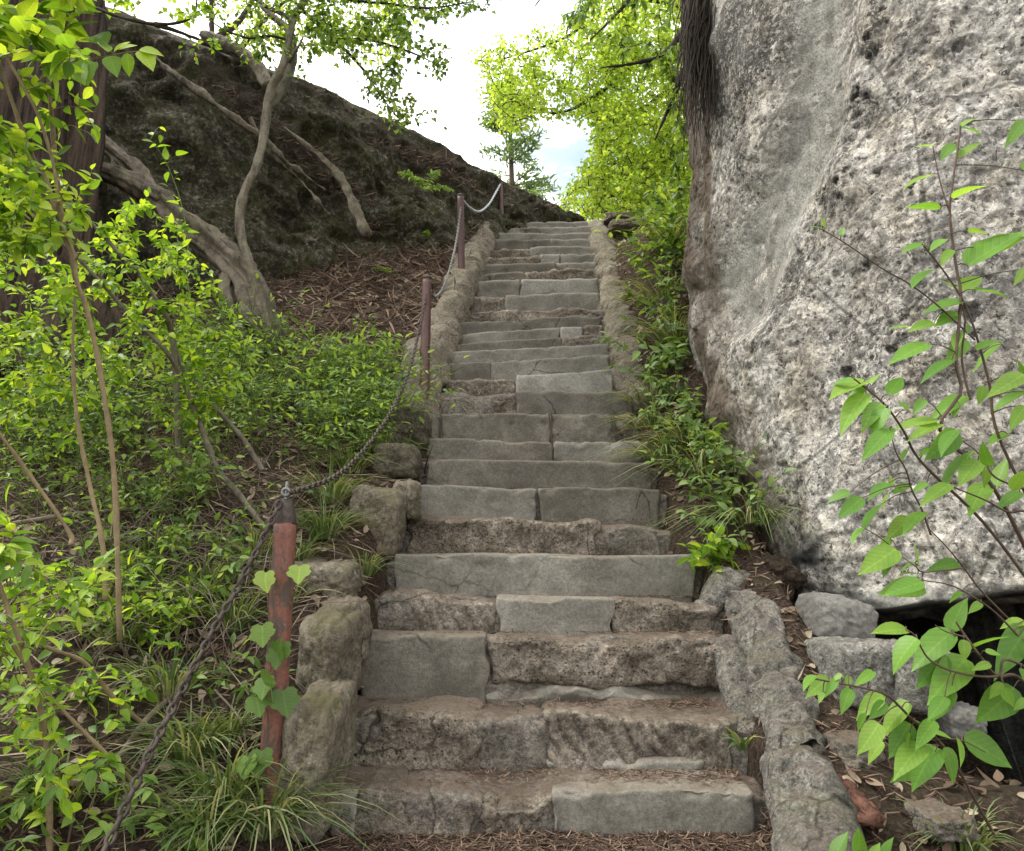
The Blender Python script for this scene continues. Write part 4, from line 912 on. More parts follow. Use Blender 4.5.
# undergrowth clumps, each rooted in the slope
def undergrowth(label, poly, n, hmin, hmax, ln, wr, mat, seed, y0=2.4, kind='ovate', name='undergrowth_plant', nl=(5, 9), group='low leafy plants on the slopes', lean=(.1, -.25), dep=None):
    r = np.random.default_rng(seed); roots = []
    poly = np.asarray(poly, float); lo, hi = poly.min(0), poly.max(0)
    g, lv = Geo(), Leaves(kind, seed)
    while len(roots) < n:
        p = lo+(hi-lo)*r.random(2)
        if in_poly(p[None], poly, .01)[0] < .5: continue
        b = on_ground(p[0], p[1], y0); h = hmin+(hmax-hmin)*r.random()
        b[2] -= .02; roots.append(b); ld = np.array([lean[0]+r.normal()*.35, lean[1]+r.normal()*.35, 1.])*h
        path = spline([b, b+ld*.5+r.normal(size=3)*.04*h, b+ld*np.array([1.2, 1.2, .92])], 12); g.add(*tube_geo(path, np.linspace(.004, .0015, 12), 4))
        leaf_along(lv, path, r.integers(*nl), ln, wr, a=.3, r=r)
        for q in range(r.integers(1, 4)):
            k = r.integers(4, 10); d = np.array([r.normal(), r.normal()-.2, .35])*h*.35; tp = spline([path[k], path[k]+d*.6+[0, 0, .02], path[k]+d], 7); g.add(*tube_geo(tp, np.linspace(.0025, .001, 7), 4)); leaf_along(lv, tp, r.integers(3, 6), ln*.9, wr, a=.35, r=r)
    th = thing(name, np.mean(roots, 0), label, 'plant', group); g.build('stem', M['green_stem'], th); lv.build('foliage', mat, th); return th
undergrowth('broad mid green undergrowth below the fluted foot of the leaning trunk', [(170, 350), (250, 350), (300, 390), (330, 430), (300, 465), (180, 460)], 210, .25, .75, .075, .36, M['leaf_mid'], 61)
undergrowth('leafy clump along the chain between nearest and second post', [(300, 400), (350, 385), (400, 420), (408, 455), (370, 475), (310, 470)], 150, .25, .65, .075, .38, M['leaf_mid'], 62)
undergrowth('plant with long pointed leaves standing before the brown litter slope', [(300, 365), (380, 370), (392, 395), (320, 405)], 34, .3, .5, .11, .3, M['leaf_mid'], 63, nl=(5, 8))
undergrowth('dull shaded greenery below the cedar trunk', [(-10, 400), (110, 395), (160, 440), (120, 480), (-10, 480)], 190, .3, .8, .065, .45, M['leaf_mid'], 64)
undergrowth('scattered broad leaves beside the dead stick at lower left', [(20, 640), (150, 600), (190, 660), (120, 760), (20, 760)], 16, .12, .3, .075, .5, M['leaf_bright'], 65, nl=(3, 6))
undergrowth('broad green leaves in the bottom left corner', [(-30, 760), (120, 790), (200, 860), (150, 900), (-30, 900)], 16, .12, .28, .075, .5, M['leaf_mid'], 66, nl=(3, 6))
undergrowth('small leafy plant right of the sagging chain at lower left', [(205, 690), (250, 680), (255, 720), (215, 730)], 5, .15, .28, .07, .4, M['leaf_mid'], 67, nl=(4, 6))
undergrowth('few bright round leaves under the bare stems of the bush', [(130, 470), (210, 460), (220, 510), (150, 520)], 26, .15, .45, .075, .5, M['leaf_mid'], 68, nl=(3, 6))
# near shrub at lower left
shrub('yellow_shrub', 'near shrub with yellow green leaves at the lower left edge', 'shrub',
 [[(52, 880, 2.75), (50, 851, 2.75), (48, 765, 2.65), (38, 697, 2.55), (15, 628, 2.45), (-10, 560, 2.4)],
  [(170, 840, 3.), (164, 823, 3.), (137, 786, 2.95), (103, 751, 2.85), (79, 727, 2.8), (41, 686, 2.7), (10, 640, 2.6)],
  [(150, 735, 3.2), (143, 724, 3.2), (113, 697, 3.1), (85, 663, 3.), (51, 649, 2.9), (0, 628, 2.8)],
  [(72, 545, 3.4), (68, 530, 3.4), (27, 471, 3.3), (0, 434, 3.2), (-40, 380, 3.1)]], .011, .006,
 [([(-40, 540), (60, 545), (120, 550), (95, 600), (60, 640), (-40, 640)], 52, 2.3, 2.9, (4, 8), .068, .45), ([(-40, 630), (50, 650), (60, 720), (-40, 760)], 34, 2.3, 2.9, (4, 8), .062, .45), ([(-40, 740), (60, 720), (110, 780), (100, 870), (-40, 880)], 26, 2.4, 3., (4, 7), .07, .5), ([(-40, 480), (30, 500), (20, 560), (-40, 560)], 8, 2.2, 2.6, (3, 6), .08, .5)],
 M['leaf_bright'], M['tan_stem'], 47)
shrub('thin_climber', 'thin green climber arching before the dark outcrop', 'climber',
 [[(196, 330, 5.4), (187, 275, 5.4), (188, 244, 5.35), (183, 211, 5.3), (174, 181, 5.25), (162, 155, 5.2), (150, 140, 5.2)]], .006, .002,
 [([(140, 125), (172, 130), (190, 200), (200, 280), (180, 290), (165, 190)], 12, 5.1, 5.4, (2, 4), .1, .5)], M['leaf_bright'], M['green_stem'], 48)
# dead sticks
for l, r_, lb in (([(58, 833, 2.95), (103, 782, 3.05), (143, 724, 3.2), (171, 697, 3.3)], .016, 'thick brown dead stick leaning on the lower left bank'),
                  ([(100, 690, 3.1), (150, 668, 3.3), (165, 690, 3.3), (175, 720, 3.2)], .005, 'thin forked dead twig in front of the thick dead stick'),
                  ([(-10, 528, 3.9), (60, 516, 4.1), (120, 510, 4.3), (180, 506, 4.5)], .012, 'grey dead stem lying across the dark gap below the bush'),
                  ([(150, 560, 4.0), (190, 545, 4.2), (230, 548, 4.3), (248, 560, 4.2)], .009, 'pale curved dead stem left of the nearest post'),
                  ([(215, 690, 3.3), (240, 720, 3.2), (248, 760, 3.1)], .005, 'thin grass straw left of the nearest post foot')):
    g = Geo(); g.tube([P(*p) for p in l], [r_, r_*1.05, r_*.9, r_*.7][:len(l)], n=40, seg=8, amp=r_*.4, freq=15); tag(g.build('dead_stick', M['deadwood']), lb, 'stick')

# ------------------------------------------------------------------ grass tufts
def tuft(x, y, n, ln, label, seed, mat=None, spread=.9, droop=1., wd=.0085, out=(0, 0), rad=.05, y0=2.2, at=None, dry=.12):
    n = int(n*1.5) if n > 30 else n; ln = ln*1.35 if n > 30 else ln
    r = np.random.default_rng(seed); b0 = on_ground(x, y, y0) if at is None else np.asarray(at, float); NS = 6; V = []; Q = []; ti = []
    for k in range(n):
        a = r.random()*2*math.pi; d = np.array([math.cos(a)+out[0], math.sin(a)+out[1]]); rr = rad*math.sqrt(r.random())
        b = b0+np.array([math.cos(a)*rr, math.sin(a)*rr, -.03]); L_ = ln*(.55+.6*r.random()); th = spread*r.random(); dr = droop*(.5+.8*r.random())
        s = np.linspace(0, 1, NS); hor = L_*(s*math.sin(th)*.6+s**2*.45*dr); ver = L_*(s*math.cos(th*.8)-s**2.2*.62*dr)
        c = b+np.stack([d[0]*hor, d[1]*hor, ver], -1); side = np.array([-d[1], d[0], r.normal()*.4]); side /= np.linalg.norm(side)
        w_ = wd*(1-s**2.5)*.5+.0004; base = len(V)*1
        i0 = sum(len(v) for v in V); V.append(np.concatenate([c-side*w_[:, None], c+side*w_[:, None]])); ti.append(np.full(2*NS, 1. if r.random() < dry else r.random()*.75))
        j = np.arange(NS-1); Q.append(np.stack([i0+j, i0+j+1, i0+NS+j+1, i0+NS+j], -1))
    V = np.concatenate(V); o = mesh_np('grass_tuft', V, np.concatenate(Q), mat or M['blade'], attr={'tint': np.concatenate(ti), 'lt': np.full(len(V), .03), 'ls': np.full(len(V), .5)})
    return tag(o, label, 'grass', 'grass tufts along the stairway')
tuft(262, 822, 170, .36, 'largest long bladed grass tuft at the foot of the nearest post', 1, spread=1.0, droop=1.1, rad=.09, dry=.2)
tuft(205, 834, 110, .3, 'grass tuft just left of the largest tuft by the nearest post', 2, rad=.08, spread=1.)
tuft(190, 610, 120, .3, 'tuft of thin grass behind the sagging chain', 3, rad=.09)
tuft(232, 625, 110, .28, 'tuft left of the nearest post at mid height', 4, rad=.08)
tuft(205, 585, 80, .26, 'upper thin grass tuft near the curved dead stem', 5, rad=.08)
tuft(190, 752, 110, .28, 'grass tuft under the chain beside the dead stick', 6, rad=.09)
tuft(225, 735, 80, .26, 'grass tuft left of the upright boulder', 7, rad=.08)
tuft(325, 535, 110, .3, 'grass tuft above the low mossy boulder', 8, rad=.09)
tuft(330, 500, 90, .32, 'tall thin grass right of the nearest post tip', 9, rad=.1)
tuft(300, 560, 70, .25, 'grass peeping out right of the red post', 10, rad=.05)
tuft(365, 570, 60, .2, 'short grass at the left end of the pitted stone step', 11, rad=.06)
tuft(385, 455, 90, .32, 'grass hanging over the left ends of the plain dark steps', 12, rad=.1, droop=1.2)
tuft(400, 430, 80, .3, 'grass at the foot of the second post', 13, rad=.1)
tuft(120, 640, 60, .25, 'wispy grass left of the forked dead twig', 14, rad=.1)
for x, y, n, ln, lb, sd in ((650, 425, 70, .26, 'grass hanging over the right end of the iron strip step', 21), (664, 455, 80, .27, 'thick hanging grass beside the plain dark concrete step', 22), (648, 400, 60, .25, 'topmost grass tuft hanging over the rounded slab', 23), (700, 470, 80, .36, 'grass tuft in the middle of the right plant bank', 24), (750, 520, 80, .33, 'pale long grass drooping before the cliff foot', 25), (690, 440, 80, .3, 'grass behind the small fern on the right bank', 26), (660, 300, 70, .4, 'grass among the ivy leaves below the cliff edge', 27), (668, 250, 80, .5, 'hanging grass high on the right bank near the stair top', 28), (672, 340, 70, .4, 'grass beside the brown mossy cliff edge', 29)):
    tuft(x, y, n, ln, lb, sd, spread=1.0, droop=1.7, out=(-.4, -.4), rad=.18, wd=.0085, dry=.3)
tuft(742, 738, 14, .16, 'tiny broad bladed weed at the right kerb', 31, wd=.02, rad=.02, at=P(742, 742, 3.5), droop=.9)
tuft(790, 800, 16, .12, 'straw coloured weed on the lowest kerb stone', 32, at=P(786, 812, 3.12), dry=.8, rad=.02)
tuft(960, 838, 60, .2, 'low grass in the bottom right corner', 33, rad=.1)

# ------------------------------------------------------------------ plants of the right bank
undergrowth('pale green leafy plant low on the right bank just above the earth clod', [(705, 515), (768, 515), (770, 560), (720, 560)], 16, .15, .38, .075, .55, M['leaf_pale'], 84, lean=(-.35, -.45), nl=(5, 8))
undergrowth('pale green leafy plant on the right bank under the cliff foot', [(690, 470), (745, 450), (768, 510), (700, 512)], 18, .15, .38, .075, .55, M['leaf_pale'], 71, lean=(-.35, -.45), nl=(5, 8))
undergrowth('upper leafy plant leaning on the pale cliff foot', [(720, 430), (760, 430), (780, 500), (740, 500)], 14, .25, .5, .085, .6, M['leaf_pale'], 72, lean=(-.2, -.4), nl=(5, 8))
undergrowth('small sprig with toothed leaves over the long clean slab', [(700, 560), (735, 560), (735, 585), (705, 585)], 6, .15, .3, .1, .6, M['leaf_bright'], 73, lean=(-.3, -.4), nl=(4, 6))
undergrowth('broad ivy like leaves below the brown cliff edge', [(640, 345), (680, 330), (690, 400), (655, 410)], 18, .15, .4, .12, .42, M['leaf_pale'], 74, lean=(-.4, -.4))
undergrowth('leafy trail beside the upper right kerb', [(640, 270), (680, 240), (690, 320), (645, 330)], 18, .15, .4, .12, .42, M['leaf_mid'], 75, lean=(-.4, -.4))
undergrowth('bright leaves at the stair top right of the long mossy stone', [(650, 215), (690, 190), (690, 250), (655, 255)], 30, .2, .6, .13, .5, M['leaf_mid'], 76, lean=(-.4, -.3))
def fern(label, x, y, n, ln, seed, mat, at=None, up=.5, face=None):
    r = np.random.default_rng(seed); b = on_ground(x, y) if at is None else at; th = thing('fern', b, label, 'fern')
    for k in range(n):
        a = 6.28*(k+r.random()*.6)/n; d = unit(np.array([math.cos(a), math.sin(a)-.4, up+.3*r.normal()])); L_ = ln*(.7+.5*r.random())
        path = spline([b, b+d*L_*.5+[0, 0, .05*L_], b+d*L_-[0, 0, .25*L_]], 22); g = Geo(); g.add(*tube_geo(path, np.linspace(.0035, .001, 22), 4)); st = g.build('stem', M['green_stem'], th); lv = Leaves('lance', seed+k)
        T_ = unit(np.gradient(path, axis=0)); S = unit(np.cross(T_, [0, 0, 1.]))
        for sg in (-1, 1):
            t = np.linspace(0, 1, 22)[4:]; w_ = L_*.2*np.sin(np.pi*np.minimum(1, (1-t)*.85+.08))*(.75+.5*r.random(len(t))); lv.add(path[4:], S[4:]*sg+T_[4:]*.35+r.normal(size=(len(t), 3))*.12, np.array([0, -.3, 1])+r.normal(size=(len(t), 3))*.25, w_, w_*.36, .2+.3*r.random(len(t)))
        lv.build('frond', mat, th)
fern('fern growing from the dark rock left of the third post', 437, 200, 6, .4, 3, M['leaf_pale'], at=P(427, 206, 9.1)+np.array([0, -.35, 0]), up=.9)
fern('small fern on the brown slope left of the chain', 425, 245, 4, .35, 4, M['leaf_mid'])
fern('lower small fern on the brown litter slope', 392, 275, 3, .25, 5, M['leaf_mid'])
fern('yellowish small fern on the right bank', 712, 440, 6, .32, 6, M['leaf_bright'])

# ------------------------------------------------------------------ ivy on the nearest post
th = thing('ivy_vine', P(258, 800, 2.98), 'ivy with lobed leaves climbing the nearest red post', 'ivy')
g = Geo(); g.tube([P(*p) for p in [(256, 800, 2.98), (262, 765, 2.97), (268, 720, 2.97), (262, 690, 2.97), (274, 660, 2.97), (270, 630, 2.97), (268, 590, 2.98), (274, 570, 3.0)]], .003, n=60, seg=5); g.build('stem', M['red_stem'], th)
lv = Leaves('lobed', 3)
for x0, y0, x1, y1, ti in [(276, 658, 280, 645, .3), (281, 644, 279, 668, .3), (283, 690, 287, 717, .2), (262, 680, 270, 682, .4), (266, 678, 262, 694, .5), (256, 696, 260, 714, .4), (262, 750, 259, 778, .3), (248, 756, 244, 775, .6), (262, 625, 264, 646, .6), (266, 572, 260, 592, 1.), (300, 566, 298, 578, .9), (274, 696, 270, 690, .3)]:
    a, b = P(x0, y0, 2.96), P(x1, y1, 2.92); L_ = max(.085, np.linalg.norm(b-a)); lv.add(a, b-a, np.array([.1, -1, .4])+rng.normal(size=3)*.25, L_, L_*.95, .15, ti)
lv.build('foliage', M['leaf_mid'], th)

# ------------------------------------------------------------------ broad leaved plants on the right, leaf by leaf
def measured_plant(name, label, stems, leaves, Y, seed, jit=.12):
    r = np.random.default_rng(seed); g = Geo()
    ps = g
    for l, r_ in stems: g.tube([P(*p) for p in l], [r_, r_*.5], n=40, seg=7, amp=.002, freq=12) if len(l) == 2 else g.tube([P(*p) for p in l], np.linspace(r_, r_*.45, len(l)), n=40, seg=7)
    th = thing(name, P(*stems[0][0][0]), label, 'shrub')
    lv = Leaves('heart', seed); SP = np.concatenate([spline([P(*p) for p in l], 40) for l, _ in stems]); SQ = proj(SP)
    for x0, y0, x1, y1 in leaves:
        x1, y1 = x0+(x1-x0)*.98, y0+(y1-y0)*.98
        k = int(((SQ-[x0, y0])**2).sum(1).argmin()); y = SP[k, 1]+r.normal()*jit*.5
        a = P(x0, y0, y); L_ = np.linalg.norm(P(x1, y1, y)-a); b = P(x1, y1, y+np.clip(r.normal()*.35-.2, -.7, .5)*L_)
        lv.add(a, b-a, np.array([r.normal()*.45, -.55+r.normal()*.25, .8]), np.linalg.norm(b-a)*1.05, L_*(.48+.14*r.random()), .05+.2*r.random())
        s = SP[k]; ps.add(*tube_geo(spline([s, (s+a)/2+[0, 0, .01], a], 6), np.linspace(.0025, .0014, 6), 5))
    g.build('stem', M['red_stem'], th); lv.build('foliage', M['leaf_knot'], th)
def Z(x0, y0, k, L): return [(x0+a/k, y0+b/k, x0+c/k, y0+d/k) for a, b, c, d in L]
lu = Z(820, 100, 2.838, [(400, 80, 465, 85), (400, 75, 440, 45), (320, 130, 265, 130), (385, 125, 340, 160), (395, 165, 455, 110), (315, 215, 232, 237), (340, 310, 240, 300), (378, 280, 470, 228), (300, 410, 222, 425), (355, 395, 310, 425), (325, 480, 238, 525), (375, 425, 342, 460), (420, 375, 478, 370), (420, 470, 579, 355), (395, 545, 345, 505), (440, 540, 545, 545), (400, 540, 460, 490), (10, 368, -28, 350), (12, 360, 4, 330), (62, 385, 66, 356), (579, 60, 535, 112), (470, 420, 579, 395), (579, 480, 560, 520), (579, 200, 600, 160)])
lu += Z(820, 280, 5.005, [(720, 110, 500, 150), (690, 170, 570, 210), (570, 215, 450, 240), (450, 235, 350, 235), (540, 320, 350, 400), (730, 300, 620, 400), (660, 400, 520, 480), (910, 320, 745, 450), (780, 350, 895, 290), (230, 500, 30, 575), (170, 500, 60, 510), (250, 520, 285, 465), (230, 545, 110, 605), (230, 570, 80, 715), (310, 620, 180, 710), (345, 575, 425, 460), (330, 640, 250, 770), (360, 740, 220, 850), (440, 650, 400, 600), (530, 600, 450, 660), (590, 700, 390, 745), (600, 720, 460, 775), (725, 580, 570, 690), (1021, 470, 870, 570), (1030, 560, 845, 640), (820, 530, 800, 620), (1030, 630, 945, 730), (1010, 470, 1000, 390), (940, 770, 830, 800), (690, 750, 560, 850), (690, 610, 660, 680), (740, 220, 745, 270), (700, 260, 660, 350)])
lu += Z(820, 430, 5.005, [(350, 0, 220, 125), (690, 10, 535, 150), (780, 105, 540, 285), (790, 150, 690, 270), (850, 180, 800, 70), (830, 180, 825, 290), (880, 285, 935, 135), (830, 270, 725, 415), (1000, 310, 900, 385), (960, 300, 1021, 190), (150, 310, 35, 350), (210, 340, 100, 440), (345, 265, 235, 345), (445, 275, 350, 305), (310, 370, 200, 500), (220, 490, 135, 560), (450, 440, 340, 545), (515, 410, 420, 505), (535, 265, 470, 305), (650, 270, 520, 360), (345, 320, 300, 400), (380, 595, 215, 720), (380, 600, 295, 720), (350, 540, 305, 600), (490, 660, 390, 700), (490, 680, 480, 565), (490, 720, 400, 715), (510, 780, 320, 825), (690, 665, 570, 695), (710, 810, 650, 851), (440, 100, 390, 160), (360, 240, 345, 290), (560, 90, 500, 130)])
measured_plant('broadleaf_shrub', 'upper broad leaved shrub with reddish stems before the pale cliff', [
 ([(1075, 800, 2.9), (1050, 620, 2.8), (1024, 545, 2.7), (985, 475, 2.65), (940, 430, 2.6), (961, 392, 2.6), (956, 361, 2.6), (961, 297, 2.6), (956, 266, 2.6), (950, 216, 2.6), (952, 188, 2.6), (959, 139, 2.6), (961, 122, 2.6)], .008),
 ([(1060, 560, 2.75), (1000, 440, 2.65), (989, 382, 2.65), (973, 325, 2.6), (961, 297, 2.6), (940, 266, 2.58), (922, 244, 2.55)], .006),
 ([(950, 213, 2.6), (941, 185, 2.6), (934, 153, 2.6)], .004), ([(970, 400, 2.65), (962, 360, 2.64), (965, 320, 2.6), (960, 300, 2.6)], .005),
 ([(975, 340, 2.62), (936, 304, 2.6), (908, 283, 2.58), (883, 269, 2.55), (845, 243, 2.5), (823, 230, 2.5), (816, 227, 2.5)], .0035),
 ([(1070, 640, 2.75), (990, 530, 2.65), (931, 472, 2.6), (914, 452, 2.6), (903, 430, 2.55), (885, 405, 2.5), (862, 385, 2.5), (850, 376, 2.5)], .006),
 ([(931, 535, 2.6), (922, 510, 2.6), (912, 490, 2.58), (906, 470, 2.55), (896, 452, 2.52), (890, 430, 2.5)], .004),
 ([(1070, 520, 2.6), (1024, 511, 2.55), (1008, 512, 2.55), (985, 500, 2.52), (953, 487, 2.5)], .005),
 ([(1060, 500, 2.5), (1000, 480, 2.45), (985, 462, 2.45), (975, 450, 2.45), (957, 437, 2.45)], .004),
 ([(1050, 660, 2.8), (986, 596, 2.7), (964, 568, 2.65), (945, 545, 2.6), (930, 530, 2.6)], .004),
 ([(964, 568, 2.65), (925, 572, 2.6), (915, 566, 2.58), (900, 555, 2.55)], .003)], lu, 2.6, 91)
ll = Z(780, 580, 4.19, [(530, 205, 388, 215), (575, 245, 445, 358), (725, 215, 540, 362), (720, 215, 752, 65), (780, 330, 622, 495), (690, 310, 575, 440), (770, 250, 775, 340), (800, 290, 940, 215), (860, 300, 930, 310), (1040, 190, 918, 385), (1023, 170, 930, 200), (880, 350, 810, 375), (980, 450, 850, 610), (940, 450, 962, 535), (1033, 500, 985, 545), (930, 430, 880, 500), (720, 450, 615, 580), (690, 490, 640, 590), (545, 515, 402, 635), (545, 600, 458, 745), (440, 510, 380, 585), (432, 480, 313, 562), (360, 560, 320, 635), (415, 600, 340, 725), (435, 680, 350, 755), (650, 590, 560, 690), (650, 720, 490, 840), (655, 700, 545, 860), (690, 700, 750, 855), (770, 660, 990, 782), (740, 660, 785, 775), (600, 690, 470, 800), (390, 380, 330, 445), (295, 455, 255, 555), (290, 400, 275, 455), (235, 415, 195, 480), (205, 415, 103, 468), (150, 400, 78, 440), (260, 395, 215, 425), (845, 95, 785, 130), (640, 640, 725, 655), (560, 590, 600, 600), (1010, 370, 1040, 440), (600, 10, 435, 50), (570, 0, 500, 20), (545, 640, 525, 700), (180, 470, 165, 515), (1023, 260, 1060, 350)])
ll += [(834, 858, 848, 832), (856, 858, 866, 830), (884, 858, 890, 836), (872, 860, 878, 842)]
measured_plant('broadleaf_shrub', 'lower broad leaved shrub spreading over the dark hollow and stones', [
 ([(1000, 845, 3.05), (975, 800, 2.9), (952, 759, 2.75), (933, 735, 2.65), (914, 721, 2.6), (899, 706, 2.55), (885, 694, 2.5), (859, 687, 2.5), (832, 682, 2.48), (811, 678, 2.45)], .006),
 ([(1080, 760, 2.8), (1024, 682, 2.6), (997, 676, 2.55), (980, 656, 2.5), (966, 637, 2.5), (956, 622, 2.5)], .007), ([(1080, 700, 2.6), (1010, 660, 2.5), (997, 676, 2.5), (959, 673, 2.5), (930, 660, 2.48), (915, 636, 2.45), (906, 630, 2.45)], .005),
 ([(1040, 660, 2.7), (1000, 617, 2.65), (975, 598, 2.6), (950, 585, 2.6), (920, 580, 2.55)], .004), ([(965, 637, 2.5), (947, 632, 2.5), (935, 625, 2.5)], .003),
 ([(960, 770, 2.8), (940, 745, 2.7), (935, 740, 2.65), (960, 740, 2.6), (985, 752, 2.6)], .003), ([(870, 930, 2.6), (862, 880, 2.6), (858, 850, 2.6)], .004)], ll, 2.5, 93)

# ------------------------------------------------------------------ canopies
def crown(parent, lim_g, lim_name, pool, groups, seed, mat, tr, kind='simple', twigmat=None, sagk=.05, **kw):
    r = np.random.default_rng(seed); tw = Geo(); lv = Leaves(kind, seed)
    for (poly, n, y0, y1, nl, ln, wr) in groups: grow(pool, poly_pts(poly, n, y0, y1, r), tw, lv, nl, ln, wr, r=r, tr=tr, seg=4, sag=sagk, **kw)
    lim_g.V += tw.V; lim_g.Q += [q+lim_g.n for q in tw.Q]; lim_g.T += [q+lim_g.n for q in tw.T]; lim_g.n += tw.n
    lim_g.build(lim_name, twigmat or M['dark_branch'], parent); lv.build('crown', mat, parent); return lv.count()
pool = np.concatenate([px_path(l) for l in ([(289, 40, 7.0), (293, 20, 7.), (304, 0, 7.), (318, -40, 7.), (330, -120, 7.1)], [(292, 52, 7.4), (288, 30, 7.5), (262, 5, 7.6), (245, -40, 7.7)], [(288, 40, 7.0), (248, 38, 6.8), (212, 22, 6.6)], [(293, 20, 7.), (262, 4, 7.3), (240, -12, 7.5)])])
g = Geo(); l2 = [[(310, -20, 7.), (345, -2, 7.0), (390, 4, 7.), (430, 8, 7.), (470, 2, 7.)], [(300, 8, 7.), (335, 40, 7.1), (362, 68, 7.2), (380, 95, 7.4), (400, 120, 7.6)], [(330, -100, 7.), (390, -60, 7.), (450, -30, 7.1), (520, -5, 7.2)], [(335, 40, 7.1), (370, 40, 7.1), (410, 52, 7.2), (440, 66, 7.2)]]
p2 = stems_of(g, l2, .022, .006)
n_ = crown(slim, g, 'branch', np.concatenate([pool, p2]), [([(215, -60), (330, -60), (345, 40), (300, 75), (235, 60), (212, 20)], 140, 6.4, 8., (8, 14), .07, .75), ([(300, -60), (480, -60), (470, 12), (420, 30), (400, 60), (420, 110), (395, 130), (350, 70), (300, 40)], 340, 6.4, 8., (8, 14), .072, .78), ([(400, 40), (445, 45), (450, 75), (415, 72)], 18, 6.6, 7.4, (6, 10), .075, .8), ([(380, 100), (440, 115), (440, 130), (400, 125)], 6, 7., 8., (4, 7), .07, .7), ([(430, -60), (560, -60), (520, 10), (440, 12)], 50, 6.6, 7.6, (7, 12), .075, .7)], 101, M['leaf_mid'], .004, jit=.5, flat=.5)
# dark branch at the upper left
th = thing('overhanging_branch', P(92, 6, 5.), 'dark bare looking branch with small round leaves before the outcrop top', 'branch')
g = Geo(); p = stems_of(g, [[(60, 0, 5.), (95, 8, 5.), (120, 17, 5.), (155, 24, 5.), (185, 21, 5.), (196, 8, 5.), (196, -20, 5.)], [(155, 24, 5.), (200, 40, 5.1), (222, 55, 5.2)]], .018, .006)
crown(th, g, 'branch', p, [([(100, -40), (205, -40), (210, 25), (150, 18), (105, 8)], 55, 4.7, 5.4, (6, 10), .06, .8), ([(175, 35), (230, 40), (230, 60), (200, 70), (180, 50)], 7, 4.9, 5.3, (4, 7), .06, .7)], 103, M['leaf_bright'], .003)
# maple behind the stair top
mp_ = thing('maple_tree', (5.4, 14.5, ground_z(5.4, 14.5)), 'sunlit yellow green maple behind the stair top beside the cliff', 'tree')
bz = float(ground_z(5.4, 14.5)); g = Geo(); g.tube([(5.4, 14.5, bz-.3), (5.3, 14.4, bz+1.5), (5.1, 14.3, bz+3.5), (5.2, 14.3, bz+6), (5.3, 14.4, bz+9.5)], [.26, .2, .17, .13, .06], n=50, seg=14, amp=.03, freq=3); g.build('trunk', M['dark_branch'], mp_)
lim = [[(5.2, 14.35, bz+1.9), P(690, 205, 14.), P(655, 205, 13.6), P(610, 196, 13.4)], [(5.1, 14.3, bz+3.2), P(690, 150, 14.), P(655, 165, 13.5), P(600, 180, 13.)], [(5.15, 14.3, bz+4), P(680, 90, 14.), P(640, 110, 13.8), P(590, 140, 13.5)], [(5.2, 14.3, bz+5.5), P(654, 53, 14.), P(601, 92, 13.5), P(555, 113, 13.2), P(500, 95, 13.)], [(5.2, 14.3, bz+6.5), P(640, 0, 14.), P(560, 40, 13.5), P(500, 60, 13.)]]
g = Geo(); pool = []
for l in lim: p = spline(l, 40); g.add(*tube_geo(p, np.linspace(.06, .015, 40), 7, amp=.01, freq=4)); pool.append(p)
crown(mp_, g, 'limb', np.concatenate(pool), [([(560, 210), (605, 224), (700, 226), (720, 120), (720, -60), (640, -60), (600, 40), (580, 110), (600, 150), (572, 185)], 1000, 12.2, 16.5, (20, 32), .098, .8), ([(600, 120), (720, 60), (720, 232), (590, 222), (580, 170)], 420, 12.4, 16.5, (18, 28), .098, .8), ([(470, 65), (500, 40), (570, 20), (620, -60), (640, 60), (600, 130), (560, 115), (500, 125)], 330, 12.4, 14.4, (16, 26), .095, .8), ([(470, 50), (520, 80), (545, 125), (500, 130)], 40, 12.5, 14., (10, 16), .1, .8)], 105, M['leaf_maple'], .010, reach=1.6, nup=.5, flat=.7, jit=1.1)
# nearer dark leaved tree growing on the cliff top
dt = thing('clifftop_tree', P(745, -330, 8.2), 'darker leaved tree whose branches hang in front of the yellow maple', 'tree')
g = Geo(); p = stems_of(g, [[(760, -500, 8.6), (735, -260, 8.4), (718, -100, 8.2), (705, 0, 8.), (690, 60, 7.9), (680, 110, 7.9)], [(722, -120, 8.2), (660, -40, 8.), (620, 10, 7.9), (590, 40, 7.8)], [(735, -260, 8.4), (640, -120, 8.2), (570, -40, 8.), (535, 6, 7.9)], [(705, 0, 8.), (668, 50, 7.9), (640, 62, 7.8), (600, 68, 7.8)], [(690, 60, 7.9), (672, 100, 7.9), (655, 140, 7.9)]], .05, .008)
crown(dt, g, 'branch', p, [([(535, -80), (720, -80), (710, 60), (640, 70), (600, 50), (560, 20)], 140, 7.2, 8.6, (6, 11), .11, .45), ([(640, 60), (712, 40), (700, 130), (650, 90)], 40, 7.5, 8.3, (6, 10), .11, .45), ([(660, 110), (704, 110), (700, 190), (670, 215)], 22, 7.8, 8.8, (6, 10), .12, .5)], 107, M['leaf_mid'], .005, kind='ovate', down=.7)
